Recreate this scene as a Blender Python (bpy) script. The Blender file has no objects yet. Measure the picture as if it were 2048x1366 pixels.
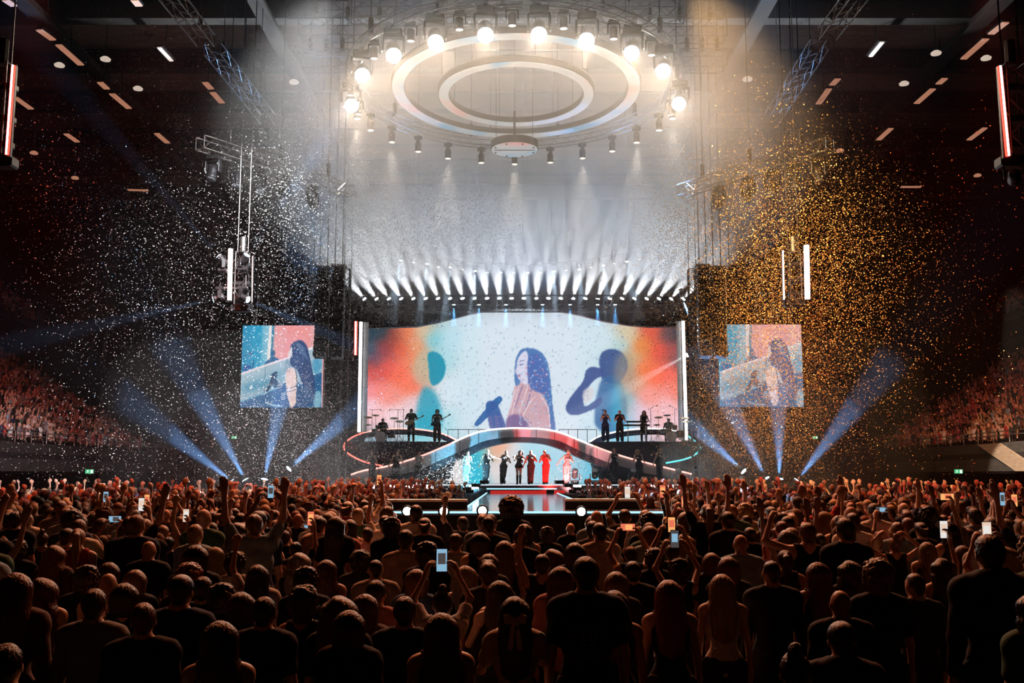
import bpy, math, random
import numpy as np
from mathutils import Vector, Matrix, Quaternion

# ------------------------------------------------------------------ camera, world, exposure
SC = bpy.context.scene
COL = SC.collection
F = 2018.0                       # focal length in pixels of a 2048 wide frame (35 mm lens)
HOR = 950.0                      # row of the horizon
TH = math.atan((HOR - 683.0) / F)
CAMZ = 2.3
cam_data = bpy.data.cameras.new('camera')
cam_data.sensor_width = 36.0
cam_data.lens = 36.0 * F / 2048.0
cam_data.clip_start = 0.05
cam_data.clip_end = 400
cam = bpy.data.objects.new('camera', cam_data)
COL.objects.link(cam)
cam.location = (0, 0, CAMZ)
cam.rotation_euler = (math.pi / 2 + TH, 0, 0)
SC.camera = cam

world = bpy.data.worlds.new('arena_dark')
SC.world = world
world.use_nodes = True
world.node_tree.nodes['Background'].inputs[0].default_value = (0.006, 0.0045, 0.005, 1)
world.node_tree.nodes['Background'].inputs[1].default_value = 0.35

SC.view_settings.view_transform = 'Standard'
SC.view_settings.look = 'None'
SC.view_settings.gamma = 1
SC.view_settings.exposure = 0.0
SC.view_settings.use_curve_mapping = False
try:
    cy = SC.cycles
    cy.use_denoising = True
    cy.max_bounces = 4
    cy.diffuse_bounces = 1
    cy.glossy_bounces = 2
    cy.transmission_bounces = 2
    cy.volume_bounces = 0
    cy.transparent_max_bounces = 6
    cy.caustics_reflective = False
    cy.caustics_refractive = False
    cy.sample_clamp_indirect = 2.0
    cy.sample_clamp_direct = 0.0
    cy.use_light_tree = True
    cy.use_adaptive_sampling = True
    cy.adaptive_threshold = 0.05
    cy.adaptive_min_samples = 12
    cy.light_sampling_threshold = 0.0
except Exception:
    pass

# haze, one even fog through the hall in front of and over the stage
# (name, label, centre, radii, density): banks of fog inside one another, thin air around them
HAZE = [('haze_bank', 'dense bright haze under the roof in the middle of the ring and beams', (0.5, 49, 18.7), (11, 18, 7.6), 0.019),
        ('haze_bank', 'wider haze bank spreading to both sides of the ring', (0.5, 49, 18.6), (13.5, 20, 7.9), 0.010),
        ('haze_bank', 'long haze bank lying along the row of upward beams', (0.5, 59.5, 15.2), (13.0, 4.6, 4.2), 0.022),
        ('haze_bank', 'dense low haze around the floor beams by the side screen in silver confetti', (-12.2, 47.5, 3.4), (4.2, 3.6, 3.2), 0.012),
        ('haze_bank', 'outer low haze around the floor beams by the side screen in silver confetti', (-12.6, 47.5, 4.4), (6.2, 4.6, 4.6), 0.007),
        ('haze_bank', 'dense low haze around the floor beams under the golden confetti', (12.8, 47.5, 3.4), (4.0, 3.6, 3.2), 0.012),
        ('haze_bank', 'outer low haze around the floor beams under the golden confetti', (13.0, 47.5, 4.4), (6.0, 4.6, 4.6), 0.007)]
HAZE_THIN = 0.0006
HAZE_COL, HAZE_ANISO = (1.0, 0.97, 0.93), 0.2

# beam families: power in watts, colour, cone, edge softness, lamp radius
BEAM = dict(
    up=(11500, (0.86, 0.92, 1.0), 29, 0.3, 0.09),     # the row over the main screen
    down=(9000, (0.55, 0.78, 1.0), 16, 0.5, 0.06),
    ring=(1400, (1.0, 0.75, 0.52), 105, 1.0, 0.20),
    ringlow=(2200, (1.0, 0.88, 0.74), 50, 1.0, 0.12),
    floor=(28000, (0.20, 0.46, 1.0), 17, 0.5, 0.08),
    pod=(150000, (0.28, 0.52, 1.0), 8, 0.4, 0.05),
    foot=(420, (0.9, 0.96, 1.0), 120, 1.0, 0.08),
    wash=(30000, (1.0, 1.0, 1.0), 46, 1.0, 0.15),
    crowd=(11000, (1.0, 0.22, 0.06), 75, 1.0, 0.25),
    stand=(19000, (1.0, 0.10, 0.05), 34, 1.0, 0.25),
)

R_ = random.Random(7)
NPR = np.random.RandomState(11)

cT, sT = math.cos(TH), math.sin(TH)
def ray(u, v):
    a, b = u - 1024.0, 683.0 - v
    return Vector((a, F * cT - b * sT, F * sT + b * cT))
def W(u, v, Y):
    """Place in the hall that stands Y metres ahead and shows at that spot of the photo."""
    d = ray(u, v)
    s = Y / d.y
    return Vector((d.x * s, Y, CAMZ + d.z * s))
def WZ(u, v, z):
    d = ray(u, v)
    s = (z - CAMZ) / d.z
    return Vector((d.x * s, d.y * s, z))
def proj(p):
    x, y, z = p[0], p[1], p[2] - CAMZ
    dep = y * cT + z * sT
    return 1024 + F * x / dep, 683 - F * (-y * sT + z * cT) / dep

# ------------------------------------------------------------------ helpers
def lin(c):
    return tuple(((x / 255.0) / 12.92 if x / 255.0 <= 0.04045 else ((x / 255.0 + 0.055) / 1.055) ** 2.4) for x in c)

def tag(o, label=None, cat=None, group=None, kind=None):
    if label:
        o['label'] = label
        if len(label.split()) > 16: print('LONG', len(label.split()), label)
    if cat: o['category'] = cat
    if group: o['group'] = group
    if kind: o['kind'] = kind
    return o
def empty(name, loc=(0, 0, 0), rz=0.0, parent=None):
    o = bpy.data.objects.new(name, None)
    COL.objects.link(o)
    o.empty_display_size = 0.1
    o.location = loc
    o.rotation_euler = (0, 0, rz)
    if parent: o.parent = parent
    return o
def link_mesh(name, me, parent=None, loc=None, rot=None):
    o = bpy.data.objects.new(name, me)
    COL.objects.link(o)
    if parent: o.parent = parent
    if loc is not None: o.location = loc
    if rot is not None: o.rotation_euler = rot
    return o

def mat(name, col=(0.5, 0.5, 0.5), rough=0.6, metal=0.0, emit=None, es=1.0, bump=None, noise=None, spec=0.4, sample=None):
    m = bpy.data.materials.new(name)
    m.use_nodes = True
    nt = m.node_tree
    b = nt.nodes['Principled BSDF']
    b.inputs['Base Color'].default_value = (*col, 1)
    b.inputs['Roughness'].default_value = rough
    b.inputs['Metallic'].default_value = metal
    b.inputs['Specular IOR Level'].default_value = spec
    if emit is not None:
        b.inputs['Emission Color'].default_value = (*emit, 1)
        b.inputs['Emission Strength'].default_value = es
    if noise:                        # (scale, amount, stretch)
        tc = nt.nodes.new('ShaderNodeTexCoord'); mp = nt.nodes.new('ShaderNodeMapping')
        n = nt.nodes.new('ShaderNodeTexNoise'); cr = nt.nodes.new('ShaderNodeValToRGB')
        mp.inputs['Scale'].default_value = noise[2]
        n.inputs['Scale'].default_value = noise[0]
        n.inputs['Detail'].default_value = 4
        nt.links.new(tc.outputs['Object'], mp.inputs['Vector']); nt.links.new(mp.outputs['Vector'], n.inputs['Vector'])
        nt.links.new(n.outputs['Fac'], cr.inputs['Fac'])
        a = noise[1]
        cr.color_ramp.elements[0].position = 0.3; cr.color_ramp.elements[1].position = 0.7
        cr.color_ramp.elements[0].color = (*[c * (1 - a) for c in col], 1)
        cr.color_ramp.elements[1].color = (*[min(1, c * (1 + a)) for c in col], 1)
        nt.links.new(cr.outputs['Color'], b.inputs['Base Color'])
        if bump:
            bp = nt.nodes.new('ShaderNodeBump'); bp.inputs['Strength'].default_value = bump
            bp.inputs['Distance'].default_value = 0.02
            nt.links.new(n.outputs['Fac'], bp.inputs['Height']); nt.links.new(bp.outputs['Normal'], b.inputs['Normal'])
    if sample or emit is not None: m.cycles.emission_sampling = sample or 'NONE'
    return m
def emat(name, col, s):
    return mat(name, (0.02, 0.02, 0.02), 0.5, 0, col, s, sample='NONE')

M = dict(
    black=mat('black_steel', (0.018, 0.018, 0.02), 0.45, 0.3, noise=(9, 0.3, (1, 1, 1))),
    alu=mat('truss_aluminium', (0.34, 0.33, 0.31), 0.35, 0.7, noise=(6, 0.2, (1, 1, 1))),
    darkalu=mat('dark_truss', (0.09, 0.085, 0.08), 0.4, 0.6, noise=(6, 0.2, (1, 1, 1))),
    cloth=mat('black_drape', (0.008, 0.008, 0.009), 0.95, 0, noise=(3, 0.3, (6, 6, 0.3)), bump=0.5),
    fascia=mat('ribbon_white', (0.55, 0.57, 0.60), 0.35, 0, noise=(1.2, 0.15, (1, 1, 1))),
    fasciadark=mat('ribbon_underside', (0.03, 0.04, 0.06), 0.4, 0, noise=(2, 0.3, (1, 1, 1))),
    stagefloor=mat('gloss_stage_floor', (0.06, 0.065, 0.07), 0.12, 0, noise=(1.5, 0.3, (1, 1, 1)), spec=0.8),
    runway=mat('gloss_runway_floor', (0.10, 0.11, 0.12), 0.10, 0, noise=(1.5, 0.25, (1, 1, 1)), spec=1.0),
    concrete=mat('dark_concrete', (0.03, 0.028, 0.027), 0.8, 0, noise=(1.3, 0.3, (1, 1, 1)), bump=0.3),
    ceiling=mat('roof_deck', (0.22, 0.13, 0.085), 0.8, 0, noise=(0.5, 0.25, (1, 6, 1))),
    roofbeam=mat('roof_beam_steel', (0.03, 0.026, 0.022), 0.7, 0.2, noise=(1, 0.25, (1, 1, 1))),
    wall=mat('hall_wall', (0.003, 0.003, 0.0035), 0.85, 0, noise=(0.8, 0.3, (1, 1, 5))),
    column=mat('column_dark', (0.006, 0.005, 0.005), 0.8),
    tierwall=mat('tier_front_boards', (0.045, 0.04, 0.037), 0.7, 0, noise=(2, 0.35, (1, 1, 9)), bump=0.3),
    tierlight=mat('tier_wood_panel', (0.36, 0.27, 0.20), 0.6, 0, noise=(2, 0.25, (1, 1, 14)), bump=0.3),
    seat=mat('seat_steps', (0.018, 0.012, 0.012), 0.85, 0, noise=(2, 0.3, (1, 1, 1))),
    rail=mat('rail_steel', (0.5, 0.48, 0.45), 0.35, 0.8, noise=(6, 0.1, (1, 1, 1))),
    lens_off=mat('lens_glass_unlit', (0.25, 0.27, 0.3), 0.1, 0, spec=0.9),
    lens_ring=emat('lens_warm_lit', (1.0, 0.95, 0.88), 60),
    lens_cool=emat('lens_cool_lit', (0.8, 0.93, 1.0), 14),
    lens_blue=emat('lens_blue_lit', (0.55, 0.78, 1.0), 8),
    lens_dim=emat('lens_dim_lit', (1.0, 0.9, 0.78), 1.6),
    tube_white=emat('tube_white', (1.0, 0.93, 0.88), 5.0),
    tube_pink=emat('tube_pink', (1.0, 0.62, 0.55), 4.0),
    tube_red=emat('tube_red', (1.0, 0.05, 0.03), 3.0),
    strip_white=emat('edge_strip_white', (1.0, 0.86, 0.82), 2.2),
    strip_red=emat('edge_strip_red', (1.0, 0.16, 0.12), 2.2),
    strip_pink=emat('edge_strip_pink', (1.0, 0.42, 0.36), 2.0),
    strip_cyan=emat('edge_strip_cyan', (0.10, 0.75, 0.80), 1.6),
)

class MB:
    """Gathers simple shapes into one mesh."""
    def __init__(s): s.v = []; s.f = []; s.m = []
    def add(s, vs, fs, mi=0):
        b = len(s.v); s.v += [tuple(v) for v in vs]
        for f in fs: s.f.append(tuple(b + i for i in f)); s.m.append(mi)
    def box(s, c, d, rot=None, mi=0, bev=0.0):
        hx, hy, hz = d[0] / 2, d[1] / 2, d[2] / 2
        if bev > 0:
            b = min(bev, hx * .9, hy * .9, hz * .9); vs = []
            idx = {}
            for sx in (-1, 1):
                for sy in (-1, 1):
                    for sz in (-1, 1):
                        for a in range(3):
                            q = [sx * (hx - b), sy * (hy - b), sz * (hz - b)]
                            q[a] = (sx * hx, sy * hy, sz * hz)[a]
                            idx[(sx, sy, sz, a)] = len(vs); vs.append(q)
            fs = []
            for a in range(3):
                o = [i for i in range(3) if i != a]
                for sg in (-1, 1):
                    r = []
                    for p, q in ((-1, -1), (1, -1), (1, 1), (-1, 1)):
                        k = [0, 0, 0]; k[a] = sg; k[o[0]] = p; k[o[1]] = q
                        r.append(idx[(*k, a)])
                    fs.append(r)
            for a in range(3):
                o = [i for i in range(3) if i != a]
                for p in (-1, 1):
                    for q in (-1, 1):
                        r = []
                        for t, ax in ((-1, o[0]), (1, o[0]), (1, o[1]), (-1, o[1])):
                            k = [0, 0, 0]; k[a] = t; k[o[0]] = p; k[o[1]] = q
                            r.append(idx[(*k, ax)])
                        fs.append(r)
            for sx in (-1, 1):
                for sy in (-1, 1):
                    for sz in (-1, 1):
                        fs.append([idx[(sx, sy, sz, a)] for a in range(3)])
        else:
            vs = [(sx * hx, sy * hy, sz * hz) for sx in (-1, 1) for sy in (-1, 1) for sz in (-1, 1)]
            fs = [(0, 1, 3, 2), (4, 6, 7, 5), (0, 4, 5, 1), (2, 3, 7, 6), (0, 2, 6, 4), (1, 5, 7, 3)]
        c = Vector(c)
        if rot is not None:
            if isinstance(rot, (int, float)): rot = Matrix.Rotation(rot, 3, 'Z')
            vs = [rot @ Vector(v) + c for v in vs]
        else:
            vs = [Vector(v) + c for v in vs]
        s.add(vs, fs, mi); return s
    def tube(s, a, b, r, n=6, r2=None, mi=0, cap=True):
        a = Vector(a); b = Vector(b); d = (b - a)
        if d.length < 1e-6: return s
        q = d.to_track_quat('Z', 'Y'); r2 = r if r2 is None else r2
        vs = []
        for i in range(n):
            t = 2 * math.pi * i / n
            vs.append(a + q @ Vector((r * math.cos(t), r * math.sin(t), 0)))
        for i in range(n):
            t = 2 * math.pi * i / n
            vs.append(b + q @ Vector((r2 * math.cos(t), r2 * math.sin(t), 0)))
        fs = [(i, (i + 1) % n, n + (i + 1) % n, n + i) for i in range(n)]
        if cap: fs += [tuple(range(n))[::-1], tuple(range(n, 2 * n))]
        s.add(vs, fs, mi); return s
    def path(s, pts, r, n=6, mi=0):
        for a, b in zip(pts, pts[1:]): s.tube(a, b, r, n, mi=mi)
        return s
    def lathe(s, prof, c=(0, 0, 0), n=24, mi=0, q=None):
        c = Vector(c); vs = []
        for (r, z) in prof:
            for i in range(n):
                t = 2 * math.pi * i / n
                p = Vector((r * math.cos(t), r * math.sin(t), z))
                vs.append(c + (q @ p if q is not None else p))
        fs = []
        for j in range(len(prof) - 1):
            for i in range(n):
                fs.append((j * n + i, j * n + (i + 1) % n, (j + 1) * n + (i + 1) % n, (j + 1) * n + i))
        fs.append(tuple(range(n))[::-1]); fs.append(tuple(range((len(prof) - 1) * n, len(prof) * n)))
        s.add(vs, fs, mi); return s
    def prism(s, poly, dvec, mi=0):
        n = len(poly); d = Vector(dvec)
        vs = [Vector(p) for p in poly] + [Vector(p) + d for p in poly]
        fs = [tuple(range(n))[::-1], tuple(range(n, 2 * n))] + [(i, (i + 1) % n, n + (i + 1) % n, n + i) for i in range(n)]
        s.add(vs, fs, mi); return s
    def truss(s, a, b, w=0.4, h=0.4, r=0.03, step=None, mi=0):
        a = Vector(a); b = Vector(b); d = (b - a); L = d.length; d.normalize()
        up = Vector((0, 0, 1)) if abs(d.z) < 0.9 else Vector((0, 1, 0))
        sd = d.cross(up).normalized(); up = sd.cross(d).normalized()
        cs = [sd * (w / 2) * i + up * (h / 2) * j for i, j in ((-1, -1), (1, -1), (1, 1), (-1, 1))]
        for c in cs: s.tube(a + c, b + c, r, 5, mi=mi)
        step = step or max(w, h); n = max(2, int(L / step)); t = L / n
        for k in range(n):
            p = a + d * (t * k); q = a + d * (t * (k + 1))
            for i in range(4):
                c1, c2 = cs[i], cs[(i + 1) % 4]
                if k % 2: c1, c2 = c2, c1
                s.tube(p + c1, q + c2, r * 0.55, 4, mi=mi, cap=False)
        for p in (a, b):
            for i in range(4): s.tube(p + cs[i], p + cs[(i + 1) % 4], r * .7, 4, mi=mi)
        return s
    def mesh(s, name, mats, smooth=False):
        me = bpy.data.meshes.new(name)
        me.from_pydata([tuple(v) for v in s.v], [], s.f)
        if not isinstance(mats, (list, tuple)): mats = [mats]
        for m in mats: me.materials.append(m)
        if len(mats) > 1: me.polygons.foreach_set('material_index', s.m)
        if smooth: me.polygons.foreach_set('use_smooth', [True] * len(s.f))
        me.update(); return me
    def build(s, name, mats, parent=None, smooth=False, loc=None):
        return link_mesh(name, s.mesh(name, mats, smooth), parent, loc)

def grid_mesh(name, V, Fq, mats, mi=None, smooth=True, cols=None):
    """numpy vertices and quads to a mesh"""
    me = bpy.data.meshes.new(name)
    nv, nf = len(V), len(Fq)
    me.vertices.add(nv); me.vertices.foreach_set('co', np.ascontiguousarray(V, dtype=np.float32).ravel())
    k = Fq.shape[1]
    me.loops.add(nf * k); me.loops.foreach_set('vertex_index', np.ascontiguousarray(Fq, dtype=np.int32).ravel())
    me.polygons.add(nf)
    me.polygons.foreach_set('loop_start', np.arange(0, nf * k, k, dtype=np.int32))
    me.polygons.foreach_set('loop_total', np.full(nf, k, dtype=np.int32))
    if smooth: me.polygons.foreach_set('use_smooth', np.ones(nf, dtype=bool))
    for m in mats: me.materials.append(m)
    if mi is not None: me.polygons.foreach_set('material_index', np.ascontiguousarray(mi, dtype=np.int32))
    if cols is not None:
        at = me.color_attributes.new('tint', 'FLOAT_COLOR', 'POINT')
        c4 = np.ones((nv, 4), dtype=np.float32); c4[:, :3] = cols
        at.data.foreach_set('color', c4.ravel())
    me.update(calc_edges=True); me.validate()
    return me

def spot(name, parent, quat, fam, off=0.0, power=1.0, color=None, size=None):
    P, c, sz, bl, rad = BEAM[fam]
    l = bpy.data.lights.new(name, 'SPOT')
    l.energy = P * power; l.color = color or c
    l.spot_size = math.radians(size or sz); l.spot_blend = bl; l.shadow_soft_size = rad
    o = bpy.data.objects.new(name, l); COL.objects.link(o)
    o.parent = parent; o.rotation_mode = 'QUATERNION'; o.rotation_quaternion = quat
    o.location = quat @ Vector((0, 0, -off))
    return o
# ------------------------------------------------------------------ hall
def struct(o, label=None):
    o['kind'] = 'structure'
    if label: o['label'] = label
    return o
def boxo(name, c, d, m, parent=None, rot=None, bev=0.0):
    return MB().box((0, 0, 0), d, rot, bev=bev).build(name, m, parent, loc=c)

struct(boxo('floor', (0, 42, -0.1), (110, 110, 0.2), M['concrete']))
struct(boxo('wall_back', (0, 88, 14), (110, 0.6, 30), M['wall']))
struct(boxo('wall_left', (-50, 42, 14), (0.6, 110, 30), M['wall']))
struct(boxo('wall_right', (50, 42, 14), (0.6, 110, 30), M['wall']))
struct(boxo('wall_behind', (0, -13, 14), (110, 0.6, 30), M['wall']))
ZC = 27.0
struct(boxo('ceiling', (0, 42, ZC + 0.2), (110, 110, 0.4), M['ceiling']))
ti = 1
# roof beams across and along
for Y in (44, 50, 56.5, 63, 70, 77, 84):
    mb = MB(); mb.box((0, 0, 0), (98, 0.35, 1.1)); mb.box((0, 0, -0.58), (98, 0.8, 0.09))
    for s in (-1, 1): mb.box((0, s * 0.3, 0.5), (98, 0.12, 0.12))
    o = mb.build('trim_%d' % ti, M['roofbeam'], loc=(0, Y, ZC - 0.62)); ti += 1; struct(o, 'steel roof beam running across the hall')
for X in (-24, -12.5, 12.5, 24):
    mb = MB(); mb.box((0, 0, 0), (0.4, 60, 0.5)); mb.box((0, 0, -0.3), (0.8, 60, 0.07))
    o = mb.build('trim_%d' % ti, M['roofbeam'], loc=(X, 58, ZC - 1.5)); ti += 1; struct(o, 'steel roof purlin running lengthwise')
for X in (-36, -18, 0.6, 18, 36):
    o = MB().box((0, 0, 0), (1.1, 0.7, 27)).build('trim_%d' % ti, M['column'], loc=(X, 87.2, 13.5)); ti += 1; struct(o, 'steel column against the rear wall')

# seating tiers: stepped stand with a boarded front
def tier(side, name, x0, z0, y0, y1, rows, dx, dz, wall_h, lean, lit=None):
    s = side; root = empty(name, (s * x0, y0, z0))
    tag(root, None, None); root['kind'] = 'structure'
    mb = MB(); prof = [(0, 0)]
    x, z = 0.0, 0.0
    for k in range(rows):
        prof.append((x + dx, z)); x += dx
        prof.append((x, z + dz)); z += dz
    prof.append((x + 1.5, z)); prof.append((x + 1.5, -wall_h - .1)); prof.append((lean + .06, -wall_h - .1))
    poly = [(s * a, 0, b) for a, b in prof]
    if s < 0: poly = poly[::-1]
    L = y1 - y0; skew = -s * 0
    mb.prism(poly, (s * 2.0, L, 0))
    st = mb.build('seat_steps', M['seat'], root); st['kind'] = 'structure'
    mb = MB()
    mb.prism([(0, 0, 0.55), (-s * 0.12, 0, 0.55), (s * lean - s * .12, 0, -wall_h), (s * lean, 0, -wall_h)], (s * 2.0, L, 0))
    wl = mb.build('front_boards', M['tierwall'], root); wl['kind'] = 'structure'
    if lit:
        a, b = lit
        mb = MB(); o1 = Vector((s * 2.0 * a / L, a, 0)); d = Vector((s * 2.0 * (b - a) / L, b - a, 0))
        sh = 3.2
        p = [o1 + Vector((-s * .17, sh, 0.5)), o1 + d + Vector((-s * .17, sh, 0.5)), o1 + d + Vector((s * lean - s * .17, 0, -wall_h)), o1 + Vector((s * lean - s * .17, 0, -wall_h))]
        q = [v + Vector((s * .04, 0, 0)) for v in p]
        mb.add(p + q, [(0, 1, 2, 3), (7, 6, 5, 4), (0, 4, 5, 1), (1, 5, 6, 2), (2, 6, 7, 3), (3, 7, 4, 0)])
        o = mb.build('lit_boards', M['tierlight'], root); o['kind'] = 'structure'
    mb = MB(); e = Vector((s * 2.0, L, 0))
    for h in (0.95, 1.15): mb.tube((0, 0, h), e + Vector((0, 0, h)), 0.03, 6)
    n = int(L / 2)
    for k in range(n + 1):
        p = e * (k / n); mb.tube(p + Vector((0, 0, .5)), p + Vector((0, 0, 1.15)), 0.02, 5)
    o = mb.build('hand_rail', M['rail'], root); o['kind'] = 'structure'
    return root
LT = dict(x0=25.6, z0=3.5, y0=30, y1=84, rows=14, dx=0.9, dz=0.56)
tier(-1, 'wall_tier_left', LT['x0'], LT['z0'], 30, 84, 14, 0.9, 0.56, 1.0, 0.5)
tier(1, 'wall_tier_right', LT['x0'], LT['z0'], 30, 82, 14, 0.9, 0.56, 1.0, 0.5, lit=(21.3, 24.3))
UT = dict(x0=37.0, z0=14.2, y0=40, y1=84, rows=6, dx=0.8, dz=0.62)
tier(-1, 'wall_upper_tier_left', UT['x0'], UT['z0'], 40, 84, 6, 0.8, 0.62, 3.2, 1.5)
tier(1, 'wall_upper_tier_right', UT['x0'], UT['z0'], 40, 84, 6, 0.8, 0.62, 3.2, 1.5)

# ------------------------------------------------------------------ drapes and stage structure
def drape(c, w, h, name, label):
    n = int(w * 5); V = []; Fc = []
    for i in range(n + 1):
        x = -w / 2 + w * i / n; y = 0.12 * math.sin(i * 1.7) + 0.05 * math.sin(i * 4.1)
        V += [(x, y, -h / 2), (x, y, h / 2), (x, y + .03, h / 2), (x, y + .03, -h / 2)]
    for i in range(n):
        a, b = 4 * i, 4 * i + 4
        Fc += [(a, b, b + 1, a + 1), (a + 1, b + 1, b + 2, a + 2), (a + 2, b + 2, b + 3, a + 3), (a + 3, b + 3, b, a)]
    mb = MB(); mb.add(V, Fc)
    return tag(mb.build(name, M['cloth'], loc=c), label, 'drape')
drape((0, 66, 6.8), 27, 13.4, 'stage_drape', 'wide black drape hanging behind the main screen')

YS = 61.0                                   # main screen
ZST = W(1045, 968, 55).z                    # stage floor height
def stage():
    root = empty('main_stage', (0.6, 55, 0))
    tag(root, 'wide black glossy main stage with footlights under the wave shaped runway', 'stage')
    x0, x1 = W(690, 968, 54).x - .6, W(1400, 968, 54).x - .6
    mb = MB().box(((x0 + x1) / 2, 2.5, ZST - 0.06), (x1 - x0, 9.6, 0.12), bev=.02); mb.build('deck', M['stagefloor'], root)
    mb = MB().box(((x0 + x1) / 2, 2.5, (ZST - 0.12) / 2), (x1 - x0 - .2, 9.4, ZST - 0.13)); mb.build('skirt', M['black'], root)
    mb = MB().box(((x0 + x1) / 2, -2.31, ZST - 0.03), (x1 - x0, 0.03, 0.035)); mb.build('edge_light', emat('stage_edge_light', (0.8, 0.9, 1.0), 1.3), root)
stage()

# the long runway with its cross piece, and stairs up to the stage
ZR = 1.38
def runway():
    root = empty('runway', (0.5, 40, 0))
    tag(root, 'low glossy runway reaching from the stage into the crowd with a lit cross piece', 'runway')
    mb = MB(); mb.box((0.0, 0.2, ZR - .05), (3.6, 24.4, 0.1)); mb.box((0, -13, ZR - .05), (7.2, 2.0, .1)); mb.build('deck', M['runway'], root)
    mb = MB(); mb.box((0.0, 0.2, (ZR - .1) / 2), (3.5, 24.2, ZR - .11)); mb.box((0, -13, (ZR - .1) / 2), (7.1, 1.9, ZR - .11)); mb.build('skirt', M['black'], root)
    mb = MB()
    for s in (-1, 1): mb.box((s * 1.80, 1.0, ZR + .0), (.04, 24, .05))
    mb.box((0, -14.0, ZR - .02), (7.2, .03, .05)); mb.box((0, 12.2, ZR + .22), (3.6, .03, .06))
    mb.build('edge_light', emat('runway_edge_light', (0.35, 0.75, 1.0), 1.6), root)
    mb = MB(); mb.box((.3, 12.3, ZR + .06), (3.8, .5, .13)); mb.build('red_step', mat('red_step', (.5, .02, .02), .3, emit=(1, .03, .02), es=.45), root)
runway()
def stairs(s):
    root = empty('stage_stairs', (0.5 + s * 3.2, 50, 0))
    tag(root, 'striped stairs angled off the %s side of the runway head' % ('singer hair' if 0 else ('cyan lit' if s < 0 else 'red lit')), 'stairs')
    mb = MB(); ml = MB()
    for k in range(8):
        mb.box((s * (1.6 - k * .42), k * .12, ZR - .55 + k * .16), (.42, 2.0, .16))
        ml.box((s * (1.6 - k * .42) + s * .19, k * .12, ZR - .46 + k * .16), (.05, 2.0, .03))
    mb.build('treads', M['black'], root); ml.build('nosing', M['rail'], root)
stairs(-1); stairs(1)

# ------------------------------------------------------------------ LED pictures
def blur(a, s):
    if s <= 0: return a
    r = int(s * 2.5) + 1; k = np.exp(-0.5 * (np.arange(-r, r + 1) / s) ** 2); k /= k.sum()
    for ax in (0, 1):
        p = np.pad(a, [(r, r) if i == ax else (0, 0) for i in range(a.ndim)], mode='edge')
        o = np.zeros_like(a)
        for i, w in enumerate(k):
            sl = [slice(None)] * a.ndim; sl[ax] = slice(i, i + a.shape[ax]); o += w * p[tuple(sl)]
        a = o
    return a
def inpoly(U, V_, P):
    m = np.zeros(U.shape, bool); n = len(P)
    for i in range(n):
        x0, y0 = P[i]; x1, y1 = P[(i + 1) % n]
        if y0 == y1: continue
        c = ((y0 > V_) != (y1 > V_)) & (U < (x1 - x0) * (V_ - y0) / (y1 - y0) + x0)
        m ^= c
    return m
def smoothp(P, it=2):
    for _ in range(it):
        Q = []
        for i in range(len(P)):
            a, b = P[i], P[(i + 1) % len(P)]
            Q += [(a[0] * .75 + b[0] * .25, a[1] * .75 + b[1] * .25), (a[0] * .25 + b[0] * .75, a[1] * .25 + b[1] * .75)]
        P = Q
    return P
class Pic:
    def __init__(s, u0, v0, u1, v1, nx, ny):
        s.u = np.linspace(u0, u1, nx); s.v = np.linspace(v0, v1, ny)
        s.U, s.V = np.meshgrid(s.u, s.v); s.px = (nx - 1) / (u1 - u0); s.img = np.zeros((ny, nx, 3))
    def field(s, samples, sig):
        w = np.zeros(s.U.shape); acc = np.zeros(s.img.shape)
        for (u, v, c) in samples:
            d = ((s.U - u) ** 2 + (s.V - v) ** 2)
            g = 1.0 / (d / sig ** 2 + 0.08) ** 2.2
            w += g; acc += g[..., None] * np.array(c, float)
        s.img = acc / w[..., None]
    def poly(s, P, c, a=1.0, soft=1.0, rnd=2):
        m = inpoly(s.U, s.V, smoothp(P, rnd) if rnd else P).astype(float)
        m = blur(m, soft * s.px) * a
        c = np.array(c, float)
        s.img = s.img * (1 - m[..., None]) + c * m[..., None]
        return m
    def ell(s, u, v, a, b, c, al=1.0, soft=1.0, rot=0.0):
        n = 28; cr, sr = math.cos(rot), math.sin(rot)
        P = []
        for i in range(n):
            t = 2 * math.pi * i / n; x, y = a * math.cos(t), b * math.sin(t)
            P.append((u + x * cr - y * sr, v + x * sr + y * cr))
        return s.poly(P, c, al, soft, 0)
    def line(s, pts, w, c, al=1.0, soft=.5):
        for (a, b) in zip(pts, pts[1:]):
            dx, dy = b[0] - a[0], b[1] - a[1]; L = math.hypot(dx, dy) + 1e-6; nx, ny = -dy / L * w / 2, dx / L * w / 2
            s.poly([(a[0] + nx, a[1] + ny), (b[0] + nx, b[1] + ny), (b[0] - nx, b[1] - ny), (a[0] - nx, a[1] - ny)], c, al, soft, 0)
    def linear(s):
        x = np.clip(s.img, 0, 255) / 255.0
        return np.where(x <= 0.04045, x / 12.92, ((x + 0.055) / 1.055) ** 2.4)
def screen_mat(name, strength):
    m = bpy.data.materials.new(name); m.use_nodes = True; nt = m.node_tree
    b = nt.nodes['Principled BSDF']
    b.inputs['Base Color'].default_value = (0.01, 0.01, 0.012, 1); b.inputs['Roughness'].default_value = 0.5
    a = nt.nodes.new('ShaderNodeAttribute'); a.attribute_name = 'tint'
    nt.links.new(a.outputs['Color'], b.inputs['Emission Color']); b.inputs['Emission Strength'].default_value = strength
    m.cycles.emission_sampling = 'NONE'
    return m
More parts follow.
